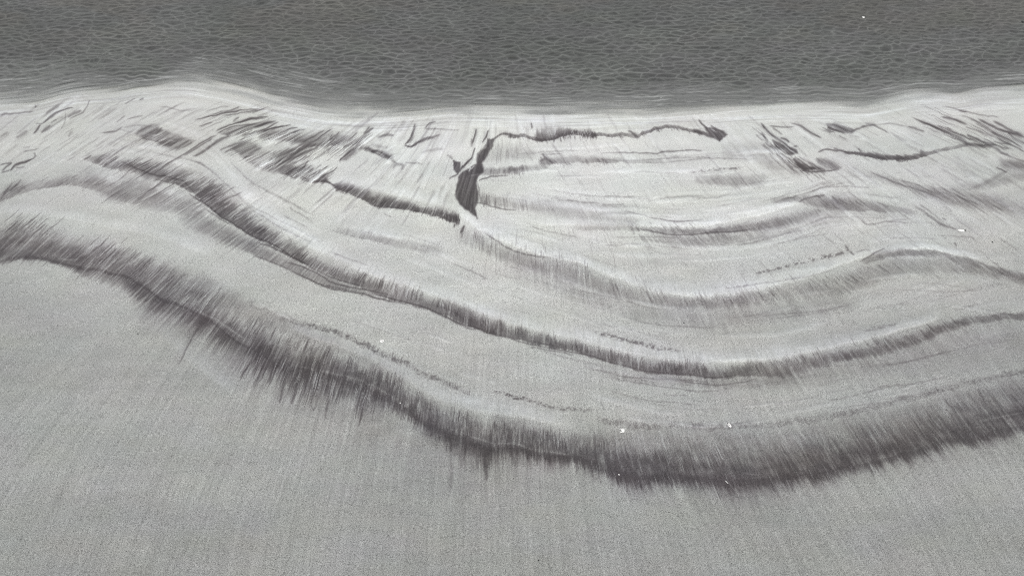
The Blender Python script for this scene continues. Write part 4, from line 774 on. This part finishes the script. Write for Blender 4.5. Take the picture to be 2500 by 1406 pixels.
# ---------------------------------------------------------------- the water
yw = np.array(list(np.linspace(-1250, -700, 8)[:-1]) + sorted(spread(-160, -700, 2, 1.08, 400)) + list(np.arange(-160, 316, 1.5)))
Xw, Yw = np.meshgrid(xs, yw)
w0x, w0y = rays(Xw, Yw, 0*Xw)
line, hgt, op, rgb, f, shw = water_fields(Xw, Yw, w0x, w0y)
far = sstep(-500, -160, Yw)*sstep(-2500, -900, Xw)*(1-sstep(3400, 5000, Xw))
water, wme, _, _ = sheet("water", Xw, Yw, hgt*far, keep=(op > .004))
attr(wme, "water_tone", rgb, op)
water['kind'] = 'structure'; water['label'] = "shallow dark grey rippled water meeting the sand"
m, n, b, out = node_mat("shallow_water")
at_ = n.nodes.new('ShaderNodeAttribute'); at_.attribute_name = "water_tone"
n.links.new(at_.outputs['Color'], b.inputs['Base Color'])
b.inputs['Roughness'].default_value = .4; b.inputs['IOR'].default_value = 1.33
tr = n.nodes.new('ShaderNodeBsdfTransparent'); mx = n.nodes.new('ShaderNodeMixShader')
n.links.new(at_.outputs['Alpha'], mx.inputs[0]); n.links.new(tr.outputs[0], mx.inputs[1]); n.links.new(b.outputs[0], mx.inputs[2])
n.links.new(mx.outputs[0], out.inputs[0])
tc = n.nodes.new('ShaderNodeTexCoord'); mp = n.nodes.new('ShaderNodeMapping'); mp.inputs['Scale'].default_value = (14, 34, 1)
nn = n.nodes.new('ShaderNodeTexNoise'); nn.inputs['Scale'].default_value = 1.0; nn.inputs['Detail'].default_value = 4.0
n.links.new(tc.outputs['Object'], mp.inputs[0]); n.links.new(mp.outputs[0], nn.inputs['Vector'])
bp = n.nodes.new('ShaderNodeBump'); bp.inputs['Strength'].default_value = .3; bp.inputs['Distance'].default_value = .01
n.links.new(nn.outputs['Fac'], bp.inputs['Height']); n.links.new(bp.outputs[0], b.inputs['Normal'])
wme.materials.append(m)

# ================================================================ shells and pebbles
gX, gY = xs, ys
def ground_z(px, py):
    i = int(np.clip(np.searchsorted(ys, py), 1, len(ys)-1)); j = int(np.clip(np.searchsorted(xs, px), 1, len(xs)-1))
    return float(Z[i, j])
def simple_mat(name, rgb, rough, var=.12, scale=220, spec=.5):
    m, n, b, out = node_mat(name)
    tc = n.nodes.new('ShaderNodeTexCoord'); t = n.nodes.new('ShaderNodeTexNoise'); t.inputs['Scale'].default_value = scale; t.inputs['Detail'].default_value = 4
    n.links.new(tc.outputs['Object'], t.inputs['Vector'])
    r = n.nodes.new('ShaderNodeMapRange'); r.inputs['To Min'].default_value = 1-var; r.inputs['To Max'].default_value = 1+var
    n.links.new(t.outputs['Fac'], r.inputs['Value'])
    v = n.nodes.new('ShaderNodeVectorMath'); v.operation = 'SCALE'; v.inputs[0].default_value = rgb
    n.links.new(r.outputs[0], v.inputs['Scale']); n.links.new(v.outputs[0], b.inputs['Base Color'])
    b.inputs['Roughness'].default_value = rough; b.inputs['Specular IOR Level'].default_value = spec
    return m
M_shell = simple_mat("chalky_white_shell", (.86, .86, .84), .45, .05)
M_hollow = simple_mat("shell_hollow_shade", (.022, .022, .022), .8, .3)  # near-black colour stands in for the shade inside the shells
M_pebble = simple_mat("dark_pebble", (.03, .031, .031), .5, .3, 90)

def dome(name, outline, height, hole=None, thick=.0022, ribs=14, rings=9, cut=0.0, parent=None, mat=None):
    """a shell: outline = list of radii round the circle (metres); hole(x, y) -> True where the shell is broken through"""
    bm = bmesh.new(); N = 56
    top = []
    def rad(th):
        t = th/(2*math.pi)*len(outline); i = int(t) % len(outline); f = t-int(t); f = f*f*(3-2*f)
        return outline[i]*(1-f)+outline[(i+1) % len(outline)]*f
    grid = []
    for s_ in (1, 0):
        c = bm.verts.new((0, 0, height*s_ + (height-thick)*(1-s_)))
        ringv = []
        for k in range(1, rings+1):
            q = k/rings; row = []
            for i in range(N):
                th = 2*math.pi*i/N; r = rad(th)*q*(1 if s_ else .95)
                z = height*(1-q**2.2) + .03*height*math.cos(ribs*th)*q + cut*height*math.cos(th-1.0)*q*.4
                row.append(bm.verts.new((r*math.cos(th), r*math.sin(th), max(z, -.001) - (0 if s_ else thick))))
            ringv.append(row)
        grid.append((c, ringv))
    def ok(vs):
        if hole is None: return True
        x = sum(v.co.x for v in vs)/len(vs); y = sum(v.co.y for v in vs)/len(vs)
        return not hole(x, y)
    for s_, (c, rv) in enumerate(grid):
        for i in range(N):
            j = (i+1) % N
            fs = [(c, rv[0][i], rv[0][j])] + [(rv[k][i], rv[k+1][i], rv[k+1][j], rv[k][j]) for k in range(rings-1)]
            for f_ in fs:
                if ok(f_): bm.faces.new(f_ if s_ == 0 else f_[::-1])
    for i in range(N):
        j = (i+1) % N; a, b_ = grid[0][1][-1], grid[1][1][-1]
        bm.faces.new((a[i], b_[i], b_[j], a[j]))
    for v in [v for v in bm.verts if not v.link_faces]: bm.verts.remove(v)
    me = bpy.data.meshes.new(name); bm.to_mesh(me); bm.free()
    for p_ in me.polygons: p_.use_smooth = True
    me.materials.append(mat or M_shell)
    o = bpy.data.objects.new(name, me); scene.collection.objects.link(o)
    if parent: o.parent = parent
    return o

def patch(name, pts, z, mat, parent, th=.0012):
    """a small dark mound under the hole, standing in for the shade inside"""
    bm = bmesh.new(); N = len(pts)
    cx = sum(p[0] for p in pts)/N; cy = sum(p[1] for p in pts)/N
    r0 = [bm.verts.new((x, y, z)) for x, y in pts]
    r1 = [bm.verts.new((cx+(x-cx)*.7, cy+(y-cy)*.7, z+th)) for x, y in pts]
    c = bm.verts.new((cx, cy, z+th*1.3))
    for i in range(N):
        j = (i+1) % N
        bm.faces.new((r0[i], r0[j], r1[j], r1[i])); bm.faces.new((r1[i], r1[j], c))
    bm.faces.new(r0[::-1])
    me = bpy.data.meshes.new(name); bm.to_mesh(me); bm.free(); me.materials.append(mat)
    o = bpy.data.objects.new(name, me); scene.collection.objects.link(o); o.parent = parent
    return o

def thing(name, px, py, label, cat, rz=0, z=None, group=None):
    zz = ground_z(px, py) if z is None else z
    o = bpy.data.objects.new(name, None); o.empty_display_size = .02; scene.collection.objects.link(o)
    o.location = at(px, py, zz); o.rotation_euler = (0, 0, rz)
    o['label'] = label; o['category'] = cat
    if group: o['group'] = group
    return o
def scale_at(px, py):
    """metres across one unit of plan there (sideways, and away from the camera)"""
    a = at(px, py); return (at(px+1, py)-a).length, (at(px, py+1)-a).length

# round shell with a small hole
sx, sy = scale_at(932, 832)
t = thing("seashell", 932, 832, "small round white shell with a tiny hole on pale sand above the lowest band", "shell")
R = 5.0*sx
dome("shell_cap", [R, R*1.08, R*.98, R*1.05, R, R*.97, R*1.06, R*1.0], R*.35, hole=lambda x, y: math.hypot((x-R*.25), (y+R*.28)) < R*.24, parent=t)
patch("hollow", [(R*.25+R*.3*math.cos(a), -R*.28+R*.34*math.sin(a)) for a in np.linspace(0, 2*math.pi, 12, endpoint=False)], R*.12, M_hollow, t)
# angular shell with a crescent opening on its left
sx, sy = scale_at(1518, 1050)
t = thing("seashell", 1518, 1050, "angular white shell with a black crescent opening, in the grey fringe of the lower band", "shell")
R = 6.3*sx
def cres(x, y): return math.hypot(x+R*.30, y+R*.05) < R*.55 and math.hypot(x-R*.12, y-R*.22) > R*.62
dome("shell_cap", [R*1.05, R*1.15, R*.9, R*1.1, R*.92, R*1.05, R*.95, R*1.1], R*.3, hole=cres, ribs=7, parent=t)
patch("hollow", [(-R*.28+R*.58*math.cos(a), -R*.1+R*.6*math.sin(a)) for a in np.linspace(0, 2*math.pi, 16, endpoint=False)], R*.05, M_hollow, t)
# long broken shell
sx, sy = scale_at(1779, 1037)
t = thing("seashell", 1779, 1036, "elongated white shell with a dark hooked crack above the lowest dark band", "shell", rz=math.radians(-58))
R = 6.0*sx
def hook(x, y): return (abs(y-R*.1*math.sin(x/R*3)) < R*.14 and -R*1.2 < x < -R*.15) or (abs(math.hypot(x-R*.1, y+R*.1)-R*.42) < R*.09 and y < R*.15)
dome("shell_cap", [R*1.45, R*.9, R*.72, R*.85, R*1.15, R*.85, R*.75, R*.95], R*.3, hole=hook, ribs=0, rings=16, parent=t)
patch("hollow", [(-R*.25+R*.85*math.cos(a), R*.5*math.sin(a)) for a in np.linspace(0, 2*math.pi, 16, endpoint=False)], R*.04, M_hollow, t)
# broken white shard lying on the far right
sx, sy = scale_at(2347, 562)
t = thing("broken_seashell", 2347, 562.3, "broken white shell with a dark hollow lying on smooth pale sand near the right edge", "shell", rz=math.radians(-6))
R = 7.0*sx
dome("shell_cap", [R*1.05, R*.62, R*.42, R*.55, R*1.35, R*.62, R*.55, R*.62], R*.28, hole=lambda x, y: (x-R*.05)**2/(R*.62)**2 + (y-R*.22)**2/(R*.17)**2 < 1, ribs=5, rings=12, parent=t)
patch("hollow", [(R*.05+R*.6*math.cos(a), R*.2+R*.22*math.sin(a)) for a in np.linspace(0, 2*math.pi, 16, endpoint=False)], R*.08, M_hollow, t)

def chip(name, px, py, w, h, ang, mat, label, cat, z=None, seed=1, group=None, flat=.45):
    """a small irregular chip or pebble, one mesh"""
    sx, sy = scale_at(px, py); rnd = random.Random(seed)
    bm = bmesh.new(); bmesh.ops.create_icosphere(bm, subdivisions=3, radius=1)
    ph = [rnd.uniform(0, 6.3) for _ in range(6)]
    for v in bm.verts:
        c = v.co; k = 1+.16*math.sin(3*c.x+ph[0])+.14*math.sin(4*c.y+ph[1])+.10*math.sin(5*c.z+ph[2])+.07*math.sin(9*c.x+6*c.y+ph[3])
        v.co = Vector((c.x*k*w*sx*.5, c.y*k*h*sy*.5, c.z*k*min(w*sx, h*sy)*.5*flat))
    me = bpy.data.meshes.new(name); bm.to_mesh(me); bm.free()
    for p_ in me.polygons: p_.use_smooth = True
    me.materials.append(mat)
    o = bpy.data.objects.new(name, me); scene.collection.objects.link(o)
    zz = (ground_z(px, py) if z is None else z)
    o.location = at(px, py, zz+.001); o.rotation_euler = (0, 0, math.radians(ang))
    o['label'] = label; o['category'] = cat
    if group: o['group'] = group
    return o
chip("shell_fragment", 1511, 1158, 3, 3, 30, M_shell, "tiny white shell chip on the lower edge of the lowest dark band", "shell fragment", seed=2)
chip("shell_fragment", 977, 983, 2.6, 2.2, 20, M_shell, "tiny white shell chip on the thin black ridge line of the lower band", "shell fragment", seed=3)
chip("shell_fragment", 1774, 1176, 2.2, 8, 35, M_shell, "thin pale shell sliver at the bottom edge of the dark band below the elongated shell", "shell fragment", seed=4)
chip("shell_fragment", 2108, 43, 7, 2.4, 12, M_shell, "white shell fragment showing in the dark rippled water at upper right", "shell fragment", z=.004, seed=5)
chip("shell_fragment", 1613.5, 238.5, 1.8, 1.8, 0, M_shell, "tiny white speck of shell in the water near the middle of the shoreline", "shell fragment", z=.003, seed=6)
chip("pebble", 2357, 562.8, 3.6, 3.0, 0, M_pebble, "small black pebble just right of the broken white shell", "pebble", seed=7)
chip("pebble", 2423, 591, 3.2, 2.8, 0, M_pebble, "tiny black pebble on pale sand below and right of the broken shell", "pebble", seed=8)
chip("pebble", 1670, 788, 2.8, 2.6, 0, M_pebble, "tiny black pebble on bare grainy sand between the third and second dark bands", "pebble", seed=9)
chip("pebble", 1315, 1367, 2.8, 4, 0, M_pebble, "tiny black pebble on the plain sand near the bottom edge", "pebble", seed=10)
chip("pebble", 337, 815, 2.6, 2.6, 0, M_pebble, "tiny black pebble on the plain sand at lower left below the band", "pebble", seed=11)
chip("pebble", 2498, 55, 8, 3, -10, M_pebble, "dark stone in the water cut off by the right edge of the view", "pebble", z=.003, seed=12)
print("VERTS", len(gme.vertices), len(wme.vertices))
